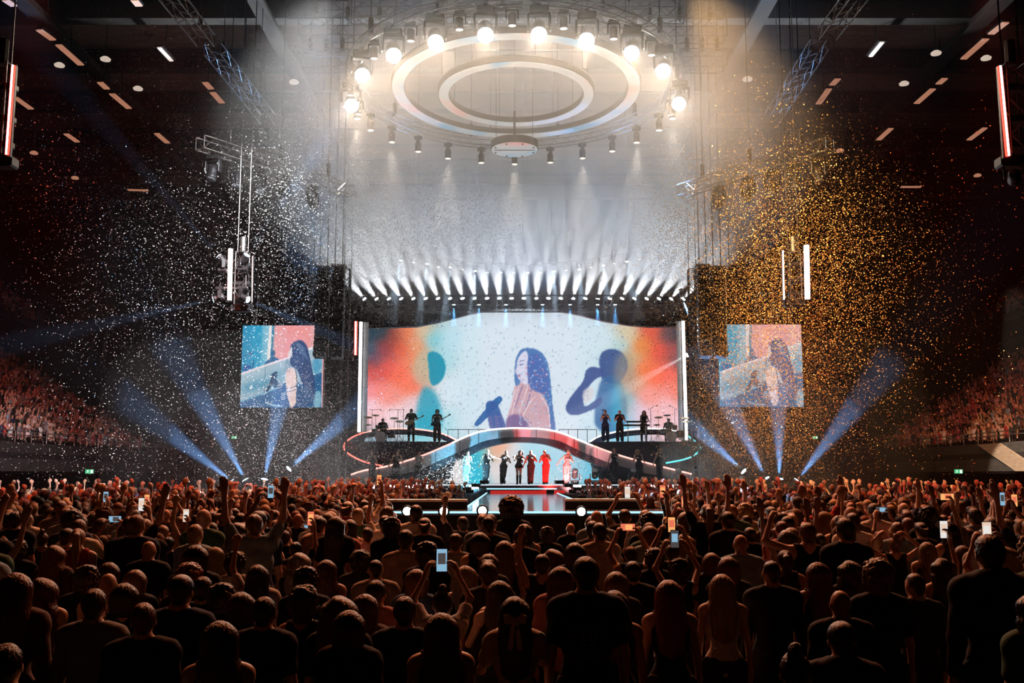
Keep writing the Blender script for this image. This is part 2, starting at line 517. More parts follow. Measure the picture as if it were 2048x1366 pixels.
def pic_mesh(name, pic, place, m):
    ny, nx = pic.U.shape; L = pic.linear()
    P = np.zeros((ny, nx, 3))
    for j in range(ny):
        for i in (range(nx)): P[j, i] = place(pic.U[j, i], pic.V[j, i])
    V = P.reshape(-1, 3)
    idx = np.arange(nx * ny).reshape(ny, nx)
    Fq = np.stack([idx[1:, :-1], idx[1:, 1:], idx[:-1, 1:], idx[:-1, :-1]], -1).reshape(-1, 4)
    return grid_mesh(name, V, Fq, [m], smooth=False, cols=L.reshape(-1, 3))

def main_screen():
    Z = lambda X, Y: (720 + X / 3.103, 610 + Y / 3.103)
    p = Pic(729, 612, 1362, 970, 420, 240)
    S = []
    a = lambda u, v, *c: S.append((u, v, c))
    a(740, 660, 32, 62, 78); a(765, 665, 45, 60, 72); a(735, 700, 60, 80, 98); a(785, 672, 150, 70, 58); a(775, 695, 150, 60, 62); a(750, 720, 120, 72, 84)
    a(740, 745, 205, 85, 80); a(770, 735, 215, 82, 72); a(795, 745, 240, 105, 78); a(800, 700, 215, 95, 68); a(815, 665, 222, 122, 84); a(825, 720, 232, 130, 88); a(835, 690, 222, 150, 108); a(820, 770, 240, 120, 92)
    a(745, 780, 238, 130, 125); a(780, 790, 240, 140, 128); a(745, 815, 240, 190, 196); a(790, 830, 238, 205, 212); a(830, 810, 226, 195, 200); a(845, 665, 205, 180, 150); a(850, 720, 190, 170, 142)
    a(865, 680, 130, 195, 205); a(880, 720, 165, 210, 220); a(900, 680, 178, 212, 224); a(900, 780, 205, 220, 230); a(880, 850, 170, 215, 225); a(845, 850, 120, 200, 212)
    for u in (940, 980, 1020, 1060, 1100, 1140, 1180):
        for v in (640, 690, 750, 810, 855): a(u, v, 206 - (abs(u - 1060) > 100) * 8, 218, 228)
    a(1060, 625, 200, 214, 226); a(1210, 680, 198, 216, 224); a(1225, 720, 175, 205, 216); a(1240, 690, 175, 200, 200); a(1255, 670, 205, 190, 160); a(1262, 720, 200, 165, 125); a(1270, 760, 205, 150, 118)
    a(1240, 800, 110, 190, 215); a(1245, 850, 130, 200, 222); a(1265, 830, 185, 195, 215); a(1285, 690, 222, 130, 70); a(1290, 740, 235, 120, 72); a(1305, 665, 215, 90, 70); a(1320, 700, 228, 88, 70); a(1310, 750, 246, 108, 78)
    a(1335, 670, 110, 78, 82); a(1350, 670, 60, 58, 66); a(1340, 700, 170, 80, 80); a(1355, 720, 130, 85, 90); a(1340, 745, 240, 105, 90); a(1350, 780, 242, 130, 112); a(1300, 790, 240, 150, 140); a(1330, 820, 240, 180, 180); a(1285, 830, 228, 188, 200); a(1350, 850, 236, 190, 196)
    # lower part, behind the arch
    a(760, 900, 120, 150, 165); a(800, 930, 130, 160, 175); a(850, 950, 140, 200, 212); a(880, 940, 205, 200, 208); a(915, 915, 214, 192, 190); a(920, 950, 214, 205, 205); a(946, 915, 20, 168, 195); a(950, 950, 20, 172, 200); a(962, 900, 90, 180, 190)
    a(985, 900, 216, 168, 140); a(1000, 895, 222, 165, 135); a(990, 940, 215, 205, 205); a(1025, 910, 205, 205, 210); a(1025, 950, 200, 208, 215); a(1060, 900, 165, 208, 222); a(1090, 930, 152, 206, 226); a(1130, 920, 170, 208, 224); a(1110, 960, 175, 210, 222)
    a(1150, 945, 150, 200, 220); a(1180, 945, 105, 190, 215); a(1210, 950, 95, 188, 214); a(1240, 955, 110, 190, 215); a(1300, 960, 90, 160, 190); a(1350, 950, 60, 110, 140)
    p.field(S, 16); p.img = blur(p.img, 4.5)
    # left silhouette
    p.ell(*Z(400, 400), 24, 35, (186, 172, 145), .75, 5)
    p.poly([Z(*q) for q in ((415, 300), (450, 285), (495, 300), (528, 350), (532, 400), (520, 450), (490, 490), (450, 505), (430, 470), (428, 400))], (28, 138, 165), .93, 1.0)
    p.poly([Z(*q) for q in ((395, 500), (450, 520), (490, 580), (505, 660), (512, 790), (330, 790), (350, 650), (370, 560))], (30, 150, 178), .8, 4)
    # right silhouette
    D = (52, 76, 128)
    p.poly([Z(*q) for q in ((1480, 340), (1500, 290), (1560, 268), (1620, 285), (1660, 340), (1662, 400), (1640, 450), (1600, 490), (1500, 480), (1490, 400))], D, .9, 1)
    p.poly([Z(*q) for q in ((1500, 440), (1600, 430), (1640, 520), (1660, 640), (1640, 790), (1460, 790), (1450, 640), (1470, 560))], (60, 100, 150), .85, 2)
    p.poly([Z(*q) for q in ((1400, 400), (1440, 380), (1520, 400), (1530, 440), (1470, 450), (1420, 500), (1385, 580), (1390, 640), (1450, 600), (1500, 560), (1500, 620), (1400, 670), (1320, 690), (1275, 660), (1280, 610), (1330, 540), (1390, 470))], (66, 84, 138), .95, .8)
    p.poly([Z(*q) for q in ((1390, 520), (1450, 500), (1450, 580), (1395, 620), (1378, 570))], (205, 200, 205), .8, 1.2)
    p.ell(*Z(1640, 420), 20, 42, (150, 140, 125), .6, 6); p.ell(*Z(1600, 640), 15, 50, (70, 175, 205), .7, 8); p.ell(*Z(1650, 560), 10, 50, (190, 150, 130), .5, 8)
    # central singer: hair, face, shoulders, gloved hand with microphone
    hair = (74, 114, 172)
    p.poly([Z(*q) for q in ((955, 500), (1010, 470), (1100, 520), (1180, 560), (1200, 650), (1215, 790), (905, 790), (915, 690), (945, 590))], (196, 158, 168), .97, .8)
    p.poly([Z(*q) for q in ((1040, 264), (1000, 272), (972, 315), (960, 370), (958, 470), (968, 505), (985, 500), (1000, 470), (1075, 500), (1130, 545), (1165, 610), (1180, 700), (1180, 790), (1220, 790), (1196, 640), (1188, 520), (1176, 400), (1152, 320), (1105, 275))], hair, .96, .7)
    p.poly([Z(*q) for q in ((1005, 292), (1040, 280), (1048, 380), (1044, 495), (1015, 492), (985, 462), (972, 430), (960, 412), (972, 385), (975, 340))], (212, 208, 226), .95, .7)
    p.poly([Z(*q) for q in ((1036, 300), (1120, 300), (1165, 420), (1180, 560), (1090, 540), (1040, 500))], (78, 104, 168), .92, .8)
    p.line([Z(985, 350), Z(1018, 345)], 1.6, (90, 100, 150), .8); p.line([Z(990, 372), Z(1012, 368)], 2.2, (70, 84, 140), .8); p.line([Z(975, 440), Z(998, 442)], 2.4, (160, 110, 140), .8); p.line([Z(972, 425), Z(968, 405), Z(980, 372)], 1.0, (150, 150, 185), .8)
    for k, q in enumerate(((985, 500, 925, 760), (1010, 500, 960, 640), (1040, 510, 980, 700), (1065, 520, 1030, 640), (965, 520, 935, 640))):
        p.line([Z(q[0], q[1]), Z(q[2], q[3])], 1.6, (90, 92, 150) if k % 2 else (228, 214, 220), .8)
    p.poly([Z(*q) for q in ((905, 700), (960, 670), (1040, 700), (1075, 790), (900, 790))], (92, 74, 128), .7, 1.5)
    p.line([Z(1090, 560), Z(1050, 610), Z(1010, 690), Z(1060, 750)], 2.0, (235, 215, 215), .8)
    p.line([Z(1120, 560), Z(1170, 640), Z(1180, 760)], 2.0, (235, 210, 215), .8)
    p.poly([Z(*q) for q in ((705, 735), (850, 562), (885, 570), (882, 600), (740, 752), (712, 752))], (44, 98, 158), .96, .6)
    p.poly([Z(*q) for q in ((775, 620), (800, 590), (850, 600), (868, 650), (905, 745), (900, 790), (810, 790), (790, 690))], (52, 88, 150), .95, .8)
    for k in range(6): p.line([Z(795 + k * 2, 700 + k * 14), Z(880 + k * 3, 690 + k * 14)], 1.0, (170, 120, 150), .7)
    # light flecks in the picture
    rr = random.Random(3)
    for _ in range(420):
        u, v = rr.uniform(1035, 1106), rr.uniform(712, 865); t = rr.uniform(0, 3.14)
        if rr.random() < .5: p.ell(u, v, rr.uniform(.8, 2.2), rr.uniform(.8, 1.8), rr.choice(((150, 190, 225), (205, 215, 235), (190, 110, 130))), .7, .5)
    for _ in range(700):
        u, v = rr.uniform(865, 1250), rr.uniform(630, 860); t = rr.uniform(0, 3.14); l = rr.uniform(1.2, 3.6)
        p.line([(u, v), (u + l * math.cos(t), v + l * math.sin(t))], rr.uniform(.9, 1.5), rr.choice(((70, 100, 145), (110, 145, 175), (130, 160, 185), (60, 130, 170))), rr.uniform(.4, .9), .4)
    top = [(728, 660), (780, 657), (835, 655), (880, 646), (940, 630), (990, 621), (1045, 618), (1100, 621), (1150, 630), (1210, 645), (1260, 653), (1300, 656), (1362, 655)]
    tx, tv = [t[0] for t in top], [t[1] for t in top]
    def place(u, v):
        tt = (v - 612) / (970 - 612); v0 = float(np.interp(u, tx, tv)); vv = v0 + (970 - v0) * tt
        return W(u, vv, YS)
    # the colours are those of the true height, not of the stretched one
    V0 = np.interp(p.U, tx, tv); VV = V0 + (970 - V0) * (p.V - 612) / (970 - 612)
    j = np.clip((VV - 612) / (970 - 612) * (p.V.shape[0] - 1), 0, p.V.shape[0] - 1); j0 = np.floor(j).astype(int); j1 = np.minimum(j0 + 1, p.V.shape[0] - 1); f = (j - j0)[..., None]
    ii = np.tile(np.arange(p.V.shape[1]), (p.V.shape[0], 1))
    p.img = p.img[j0, ii] * (1 - f) + p.img[j1, ii] * f
    root = empty('main_screen', (0.6, YS, 0)); tag(root, 'huge LED wall with wavy top edge showing the singer between two silhouettes', 'screen')
    m = screen_mat('main_screen_picture', 1.12)
    o = link_mesh('display', pic_mesh('display', p, lambda u, v: place(u, v) - root.location, m), root)
    mb = MB(); us = np.linspace(728, 1363, 60); A = [W(u, float(np.interp(u, tx, tv)), YS) for u in us]
    poly = [a_ - root.location + Vector((0, .06, 0)) for a_ in A] + [W(1363, 970, YS) - root.location + Vector((0, .06, 0)), W(728, 970, YS) - root.location + Vector((0, .06, 0))]
    mb.prism(poly, (0, .35, 0)); mb.build('cabinet', M['black'], root)
    mb = MB(); mb.path([a_ - root.location + Vector((0, 0, 0.05)) for a_ in A], 0.035, 5); mb.build('top_edge', mat('screen_rim', (.6, .62, .65), .3), root)
    a_ = W(1045, 617, YS) - root.location; MB().box(a_ + Vector((0, 0, .22)), (.1, .1, .5)).build('hanging_bracket', M['alu'], root)
main_screen()

def side_screen(s):
    if s < 0:
        Z = lambda X, Y: (470 + X / 7.19, 640 + Y / 7.19); ulim = (483, 649); Y0 = 50.0
    else:
        Z = lambda X, Y: (1430 + (X + 5) / 7.19, 640 + (Y - 10) / 7.19); ulim = (1441, 1606); Y0 = 50.0
    p = Pic(ulim[0] - 4, 649, ulim[1] + 4, 817, 190, 186)
    S = []
    for v in (655, 680, 710, 735): S += [(ulim[0] + 5, v, (25, 140, 180)), (ulim[0] + 30, v, (18, 150, 190)), (ulim[0] + 44, v, (110, 180, 205))]
    for v in (655, 680, 705): S += [(ulim[0] + 75, v, (232, 160, 162)), (ulim[0] + 100, v, (236, 150, 150)), (ulim[0] + 150, v, (228, 165, 165)), (ulim[0] + 130, v, (235, 150, 148))]
    p.field(S, 12)
    P = lambda *q: [Z(*t) for t in q]
    p.poly(P((395, 60), (470, 60), (455, 600), (400, 600)), (140, 190, 210), .8, 3)
    p.poly(P((470, 60), (515, 60), (495, 590), (450, 590)), (238, 228, 226), .98, .6, 0)
    p.poly(P((515, 60), (550, 60), (530, 470), (505, 560)), (20, 120, 155), .9, .8, 0)
    # far musicians and stands
    p.poly(P((500, 480), (520, 430), (565, 430), (575, 490), (555, 530), (640, 560), (640, 600), (400, 680), (430, 600), (520, 540)), (28, 92, 140), .95, .7)
    p.line(P((90, 530), (210, 470)), 1.4, (20, 80, 130)); p.ell(*Z(200, 475), 4, 2, (20, 70, 120)); p.line(P((245, 580), (240, 720)), 2, (16, 70, 120)); p.poly(P((80, 650), (190, 640), (240, 700), (80, 770)), (14, 84, 150), .9, 1)
    # ramp wall
    p.poly(P((60, 790), (760, 560), (1290, 340), (1290, 1290), (50, 1290)), (160, 186, 200), 1, .6, 0)
    p.poly(P((80, 900), (420, 800), (720, 700), (720, 900), (420, 1020), (70, 1150)), (96, 150, 175), .6, 5)
    p.poly(P((80, 960), (300, 900), (520, 860), (500, 960), (80, 1060)), (40, 130, 165), .55, 4)
    p.line(P((60, 785), (430, 655), (760, 550), (1290, 330)), 4.2, (236, 216, 222), 1, .5)
    p.line(P((1050, 430), (1290, 345)), 5, (225, 220, 226), 1, .5)
    p.poly(P((1120, 580), (1290, 530), (1290, 760), (1180, 800)), (60, 150, 190), .8, 2)
    p.line(P((430, 690), (425, 1060)), 1.0, (60, 96, 120), .9)
    p.poly(P((50, 1190), (430, 1055), (720, 960), (1290, 760), (1290, 1290), (50, 1290)), (14, 88, 138), .97, .6, 0)
    p.line(P((60, 1195), (430, 1065), (640, 985)), 1.4, (120, 190, 215), 1, .5)
    p.poly(P((1180, 1050), (1290, 1010), (1290, 1290), (1180, 1290)), (130, 185, 205), .9, 1)
    # dark dress, shoulder, arms
    p.poly(P((640, 930), (740, 900), (900, 960), (1000, 980), (1180, 900), (1190, 1290), (560, 1290)), (12, 74, 122), .95, 1)
    p.poly(P((760, 700), (850, 690), (900, 760), (925, 850), (915, 1000), (905, 1130), (925, 1200), (850, 1290), (800, 1190), (770, 1080), (745, 900), (740, 780)), (232, 202, 196), 1, .6)
    p.poly(P((880, 700), (940, 690), (975, 800), (1010, 930), (960, 950), (920, 850)), (170, 190, 205), .95, .7)
    p.line(P((880, 690), (905, 780), (915, 900), (905, 990)), 1.6, (40, 50, 70), .9, .4); p.line(P((760, 995), (840, 985), (905, 955)), 1.6, (50, 60, 80), .9, .3); p.line(P((775, 1040), (850, 1030), (905, 1010)), 1.6, (50, 60, 80), .9, .3)
    p.line(P((730, 880), (680, 960)), 2.2, (220, 220, 226), .9); p.line(P((620, 850), (690, 970)), 3, (190, 190, 200), .8)
    for k in range(5): p.line(P((560 + 14 * k, 960 + 12 * k), (660 + 8 * k, 920 + 20 * k)), 1.6, (215, 190, 180) if k % 2 else (30, 60, 90), .9, .4)
    # hair
    p.poly(P((830, 320), (880, 300), (940, 275), (1000, 300), (1060, 370), (1090, 480), (1125, 620), (1150, 740), (1180, 850), (1200, 1000), (1180, 1180), (1120, 1000), (1000, 950), (940, 760), (880, 680), (830, 690), (800, 600), (800, 480), (790, 400)), (38, 66, 112), .98, .6)
    p.poly(P((800, 400), (825, 360), (830, 480), (815, 560), (775, 540), (755, 500), (775, 470)), (226, 214, 216), .95, .5)
    for k in range(7): p.line(P((900 + 15 * k, 310 + 10 * k), (960 + 22 * k, 480 + 20 * k)), .7, (130, 160, 195), .7, .3)
    for k in range(5): p.line(P((1020 + 28 * k, 850 + 20 * k), (1080 + 25 * k, 1180)), .8, (170, 160, 175), .6, .3)
    for k in range(4): p.line(P((750 + 20 * k, 560 + 6 * k), (720 + 25 * k, 760)), 1, (40, 70, 110), .8, .3)
    # gloved hand and microphone
    p.poly(P((560, 760), (600, 740), (628, 770), (610, 820), (560, 900), (500, 1020), (455, 1060), (440, 1040), (500, 900), (530, 830), (510, 800)), (14, 58, 92), 1, .6)
    p.poly(P((560, 850), (610, 860), (640, 930), (600, 1000), (540, 960)), (22, 64, 100), .9, .6)
    for k in range(4): p.line(P((690, 1070 + 28 * k), (750, 1060 + 28 * k)), 1.8, (215, 222, 228), .9, .3)
    p.line(P((450, 1200), (560, 1240), (700, 1255)), 3, (225, 225, 225), .8, .8)
    if s > 0: p.img = p.img * .8 + np.array((205, 212, 220)) * .2
    root = empty('side_screen', W((ulim[0] + ulim[1]) / 2, 820, Y0))
    tag(root, 'square hanging screen showing the long-haired singer, %s' % ('behind silver confetti' if s < 0 else 'drowned in golden confetti'), 'screen')
    c = ((483, 651), (650, 651), (645, 815), (480, 815)) if s < 0 else ((1438, 649), (1603, 649), (1608, 814), (1440, 814))
    def place(u, v):
        a = (u - p.u[0]) / (p.u[-1] - p.u[0]); b = (v - 649) / 168.0
        xl = W(c[3][0], c[3][1], Y0); xr = W(c[2][0], c[2][1], Y0); zt = W(c[0][0], c[0][1], Y0).z
        return Vector((xl.x + (xr.x - xl.x) * a, Y0, zt + (xl.z - zt) * b))
    o = link_mesh('display', pic_mesh('display', p, lambda u, v: place(u, v) - root.location, screen_mat('side_screen_picture', 1.0)), root)
    a, b = place(p.u[0], 649), place(p.u[-1], 817)
    cx, cz = (a.x + b.x) / 2 - root.location.x, (a.z + b.z) / 2 - root.location.z
    MB().box((cx, .14, cz), (abs(b.x - a.x) + .06, .22, abs(a.z - b.z) + .06), bev=.02).build('cabinet', M['black'], root)
    mb = MB()
    for k in (-1.4, 1.4): mb.tube((cx + k, .14, cz + 2.1), (cx + k, .14, 24 - root.location.z), 0.02, 5)
    mb.build('hanging_cable', M['darkalu'], root)
side_screen(-1); side_screen(1)
# ------------------------------------------------------------------ the wave shaped runway (ribbon), loops and band platforms
def catmull(pts, n):
    out = []
    P = [pts[0]] + list(pts) + [pts[-1]]
    for i in range(1, len(P) - 2):
        p0, p1, p2, p3 = (np.array(q, float) for q in P[i - 1:i + 3])
        for k in range(n):
            t = k / n
            out.append(0.5 * (2 * p1 + (p2 - p0) * t + (2 * p0 - 5 * p1 + 4 * p2 - p3) * t * t + (3 * p1 - p0 - 3 * p2 + p3) * t ** 3))
    out.append(np.array(P[-2], float)); return out
def swept(path, width_dir, w, hfun, lower=0.0):
    """walkway: a band of height h under the path, w deep"""
    V = []; Fc = []; n = len(path)
    for i, p in enumerate(path):
        p = Vector(p); h = hfun(i / (n - 1)); d = width_dir(i / (n - 1))
        V += [p, p + d * w, p + d * w - Vector((0, 0, h)), p - Vector((0, 0, h))]
    for i in range(n - 1):
        a, b = 4 * i, 4 * i + 4
        for k in range(4): Fc.append((a + k, b + k, b + (k + 1) % 4, a + (k + 1) % 4))
    Fc += [(3, 2, 1, 0), (4 * n - 4, 4 * n - 3, 4 * n - 2, 4 * n - 1)]
    return V, Fc
def ribbon():
    root = empty('wave_runway', (0.6, 54.6, ZST)); O = root.location
    tag(root, 'white arched runway curving like a wave with glowing edge across the stage', 'runway')
    # u, top row, split row, bottom row, distance
    T = [(702, 950, 962, 968, 54.4), (727, 942, 957, 968, 54.4), (776, 932.6, 953, 967, 54.4), (836, 915, 940, 955, 54.6), (888, 894, 917, 931, 54.9), (934, 873, 897, 912, 55.2), (969, 862, 882, 896, 55.4), (1011, 857.5, 875, 886, 55.5),
         (1045, 857, 874, 884, 55.5), (1086, 859, 876, 887.5, 55.5), (1121, 866, 883, 898, 55.4), (1163, 883, 903, 917, 55.2), (1209, 901, 922, 935, 54.9), (1251, 915, 935, 948, 54.6), (1304, 929, 949, 960, 54.4), (1356, 942, 957, 967, 54.4), (1384, 949, 961, 968, 54.4)]
    cv = catmull(T, 6)
    top = [W(c[0], c[1], c[4]) - O for c in cv]; mid = [W(c[0], c[2], c[4]) - O for c in cv]; bot = [W(c[0], c[3], c[4]) - O for c in cv]
    def band(name, A, B, dy0, dy1, m):
        V = []; Fc = []
        for a, b in zip(A, B):
            V += [a + Vector((0, dy0, 0)), b + Vector((0, dy0, 0)), b + Vector((0, dy1, 0)), a + Vector((0, dy1, 0))]
        n = len(A)
        for i in range(n - 1):
            p, q = 4 * i, 4 * i + 4
            for k in range(4): Fc.append((p + k, p + (k + 1) % 4, q + (k + 1) % 4, q + k))
        Fc += [(0, 3, 2, 1), (4 * n - 4, 4 * n - 3, 4 * n - 2, 4 * n - 1)]
        mb = MB(); mb.add(V, Fc); return mb.build(name, m, root)
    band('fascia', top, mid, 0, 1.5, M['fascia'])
    # joints in the boards
    for i in range(4, len(top) - 1, 6): MB().tube(top[i] + Vector((0, -.012, -.03)), mid[i] + Vector((0, -.012, 0)), .012, 4).build('fascia_joint', M['black'], root)
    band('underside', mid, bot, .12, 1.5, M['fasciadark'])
    n = len(top); k1, k2 = int(n * .27), int(n * .72)
    for nm, a, b, m in (('edge_light', 0, k1, 'strip_pink'), ('edge_light', k1, k2, 'strip_white'), ('edge_light', k2, n - 1, 'strip_pink')):
        MB().path([p + Vector((0, -.02, .02)) for p in top[a:b + 1]], .045, 5).build(nm, M[m], root)
    # side loops: lit curb leading from the back decks round to the front
    def loop(pts, m, seg=None, fas=True, h=.5):
        cv = catmull(pts, 5); P = [W(c[0], c[1], c[2]) - O for c in cv]
        mb = MB(); mb.path(P, .045, 5); mb.build('loop_light', M[m], root)
        if fas:
            V = []; Fc = []
            for p in P: V += [p + Vector((0, .03, -.04)), p + Vector((0, .03, -h)), p + Vector((0, .3, -h)), p + Vector((0, .3, -.04))]
            for i in range(len(P) - 1):
                a, b = 4 * i, 4 * i + 4
                for k in range(4): Fc.append((a + k, a + (k + 1) % 4, b + (k + 1) % 4, b + k))
            mb = MB(); mb.add(V, Fc); mb.build('loop_curb', M['fasciadark'], root)
    loop([(728, 865, 59), (714, 870, 58.6), (702, 876, 58), (692, 884, 57.4), (688, 892, 56.8), (689, 899, 56.3), (695, 906, 55.8), (709, 915, 55.2), (730, 924, 54.8), (765, 932, 54.5)], 'strip_red')
    loop([(1363, 866, 59), (1376, 872, 58.5), (1388, 881, 58), (1397, 889, 57.3), (1400, 895, 56.6), (1396, 904, 56), (1384, 913, 55.5), (1363, 920, 55), (1332, 926, 54.7)], 'strip_cyan')
    loop([(1177, 886, 57.3), (1190, 877, 57.8), (1210, 869, 58.4), (1251, 860.5, 59), (1307, 857, 59.2), (1349, 861, 59), (1363, 866, 59)], 'strip_white', h=.35)
    loop([(728, 865, 59), (770, 858, 59.2), (830, 858, 59.2), (880, 866, 58.6), (912, 880, 57.9)], 'strip_pink', h=.35)
    # handrail along the top
    mb = MB()
    us = [896, 930, 969]; 
    for a, b in ((896, 978), (1118, 1193)):
        A = W(a, 859, 56.6) - O; B = W(b, 859, 56.6) - O
        mb.tube(A, B, .02, 5)
        n_ = 4
        for k in range(n_ + 1):
            p = A.lerp(B, k / n_); mb.tube(p, p - Vector((0, 0, .9)), .018, 5)
    mb.build('hand_rail', M['darkalu'], root)
ribbon()

ZB = W(1288, 885, 57.6).z
def band_platform(s):
    root = empty('band_platform', (W(805 if s < 0 else 1288, 885, 57.6).x, 57.6, ZST))
    tag(root, 'dark oval band platform under the %s' % ('guitarist in white and teal haze' if s < 0 else 'keyboard player and backing singers'), 'platform')
    O = root.location
    a = 3.3 if s > 0 else 3.2
    n = 40; prof = []
    V = []; h = ZB - O.z
    rings = [(0.0, .72), (0.35 * h, .9), (.8 * h, 1.0), (h, 1.0)]
    for z, k in rings:
        for i in range(n):
            t = 2 * math.pi * i / n; V.append((a * k * math.cos(t), 1.55 * k * math.sin(t), z))
    Fc = []
    for j in range(len(rings) - 1):
        for i in range(n): Fc.append((j * n + i, j * n + (i + 1) % n, (j + 1) * n + (i + 1) % n, (j + 1) * n + i))
    Fc += [tuple(range(n))[::-1], tuple(range(3 * n, 4 * n))]
    mb = MB(); mb.add(V, Fc); mb.build('riser', M['fasciadark'], root)
    mb = MB(); mb.add([(v[0], v[1], v[2] + .012) for v in V[3 * n:]], [tuple(range(n))]); mb.build('riser_top', mat('platform_top', (.25, .27, .3), .3), root)
band_platform(-1); band_platform(1)

# ------------------------------------------------------------------ moving head lamps
def mh_meshes():
    mb = MB(); mb.box((0, 0, -0.06), (.34, .26, .12), bev=.02); mb.box((0, 0, .03), (.08, .08, .08)); base = mb.mesh('lamp_base', M['black'])
    mb = MB(); mb.box((0, 0, -.15), (.42, .12, .05), bev=.01)
    for s in (-1, 1): mb.box((s * .2, 0, -.30), (.04, .14, .32), bev=.01)
    yoke = mb.mesh('yoke', M['black'])
    mb = MB(); mb.lathe([(.10, .17), (.13, .12), (.135, -.02), (.12, -.10), (.135, -.17), (.145, -.24), (.135, -.24)], n=16); head = mb.mesh('lamp_head', M['black'], True)
    def lens(m):
        if m is M['lens_ring']: return MB().lathe([(.14, -.236), (.145, -.26), (.13, -.31), (.09, -.35), (.03, -.365)], n=18).mesh('lens', m)
        return MB().lathe([(.128, -.236), (.125, -.245), (.08, -.262), (.02, -.27)], n=16).mesh('lens', m)
    return base, yoke, head, {k: lens(M[k]) for k in ('lens_off', 'lens_ring', 'lens_cool', 'lens_blue', 'lens_dim')}
MH = mh_meshes()
def moving_head(pos, aim, lens='lens_off', fam=None, scale=1.0, label='', group=None, up=False, power=1.0, color=None, size=None, name='moving_head_lamp'):
    """aim: world direction; hangs by default, stands when up"""
    root = empty(name, pos); tag(root, label, 'stage light', group)
    root.scale = (scale,) * 3
    if up: root.rotation_euler = (math.pi, 0, 0)
    base, yoke, head, L = MH
    link_mesh('lamp_base', base, root)
    d = Vector(aim).normalized()
    if up: d = Matrix.Rotation(math.pi, 3, 'X') @ d
    piv = Vector((0, 0, -.42))
    y = link_mesh('yoke', yoke, root); y.rotation_euler = (0, 0, math.atan2(d.y, d.x) + math.pi / 2)
    h = link_mesh('lamp_head', head, root); h.location = piv
    q = d.to_track_quat('-Z', 'Y'); h.rotation_mode = 'QUATERNION'; h.rotation_quaternion = q
    link_mesh('lens', L[lens], h)
    if fam:
        sp = spot('lamp_beam', h, Quaternion(), fam, off=.40, power=power, color=color, size=size)
    return root

# trusses
def truss_obj(a, b, label, w=.4, h=.4, r=.03, m='alu', step=None, hang=True):
    a = Vector(a); b = Vector(b); c = (a + b) / 2
    root = empty('lighting_truss', c); tag(root, label, 'truss')
    MB().truss(a - c, b - c, w, h, r, step).build('lattice', M[m], root)
    if hang:
        n = 3
        for k in range(n):
            mb = MB(); p = (a - c).lerp(b - c, (k + .5) / n); mb.tube(p + Vector((0, 0, h / 2)), Vector((p.x, p.y, ZC - .6 - c.z)), .018, 5)
            mb.tube(p + Vector((0, 0, h / 2 + .1)), p + Vector((0, 0, h / 2 + .65)), .09, 8)
            mb.build('chain_hoist', M['darkalu'], root)
    return root

# the row over the main screen
YB = 60.0
L0, L1 = W(728, 602, YB), W(1365, 602, YB)
truss_obj((L0.x, YB, L0.z - .45), (L1.x, YB, L1.z - .45), 'straight truss above the main screen carrying the row of upward beams', m='darkalu')
ORD = ['first', 'second', 'third', 'fourth', 'fifth', 'sixth', 'seventh', 'eighth', 'ninth', 'tenth', 'eleventh', 'twelfth', 'thirteenth', 'fourteenth', 'fifteenth', 'sixteenth', 'seventeenth', 'eighteenth', 'nineteenth', 'twentieth']
def nth(i, n, end_a, end_b):
    if i == n // 2 and n % 2: return 'the middle one'
    return ORD[i] + ' from ' + end_a if i < n / 2 else ORD[n - 1 - i] + ' from ' + end_b
NB = 27
for i in range(NB):
    u = 733.5 + i * (1362 - 733.5) / (NB - 1)
    t = (i - 13) / 13.0
    ang = math.radians(40 * t)
    d = Vector((math.sin(ang), -0.85, math.cos(ang)))
    p = W(u, 597, YB)
    moving_head((p.x, YB, p.z - .62), d, 'lens_cool', 'up', 1.0, 'white beam lamp over the main screen, %s' % nth(i, NB, 'the silver side', 'the golden side'), 'row of upward beams', up=True)
# arched bar above it, lamps pointing down
arc = [(803, 513), (828, 517), (855, 520), (878, 526), (901, 527), (925, 531), (951, 534), (975, 537), (1001, 537), (1027, 538), (1055, 538), (1081, 537), (1107, 535), (1131, 533), (1158, 531), (1181, 527), (1206, 523), (1227, 519), (1253, 515), (1278, 511)]
YA = 60.5
pts = [W(u, v, YA) for u, v in arc]
root = empty('curved_bar', pts[10]); tag(root, 'arched pipe high above the beam row holding small lamps', 'pipe')
MB().path([p - pts[10] + Vector((0, 0, .28)) for p in pts], .04, 6).build('pipe', M['darkalu'], root)
mb = MB()
for k in (1, 6, 13, 18): mb.tube(pts[k] - pts[10], Vector((pts[k].x - pts[10].x, 0, ZC - 1 - pts[10].z)), .015, 5)
mb.build('hanging_cable', M['darkalu'], root)
for i, p in enumerate(pts):
    lit = i % 2 == 0
    moving_head((p.x, YA, p.z + .27), (0.05 * (i - 9.5) * .3, -.15, -1), 'lens_cool' if lit else 'lens_dim', 'down' if lit else None, .8, 'small %s lamp on the arched pipe, %s' % ('lit' if lit else 'unlit', nth(i, 20, 'the silver side', 'the golden side')), 'lamps on the arched pipe')
bl, br = W(890, 592, 59.2), W(1250, 592, 59.2)
root = empty('lamp_bar', (bl + br) / 2 + Vector((0, 0, .04))); tag(root, 'thin straight bar under the beam row holding blue wash lamps', 'pipe')
MB().tube((-(br.x - bl.x) / 2, 0, 0), ((br.x - bl.x) / 2, 0, 0), .04, 6).build('pipe', M['black'], root)
for sx in (-1, 0, 1): MB().box((sx * 4.5, .35, -.1), (.06, .8, .06)).build('bracket', M['black'], root)
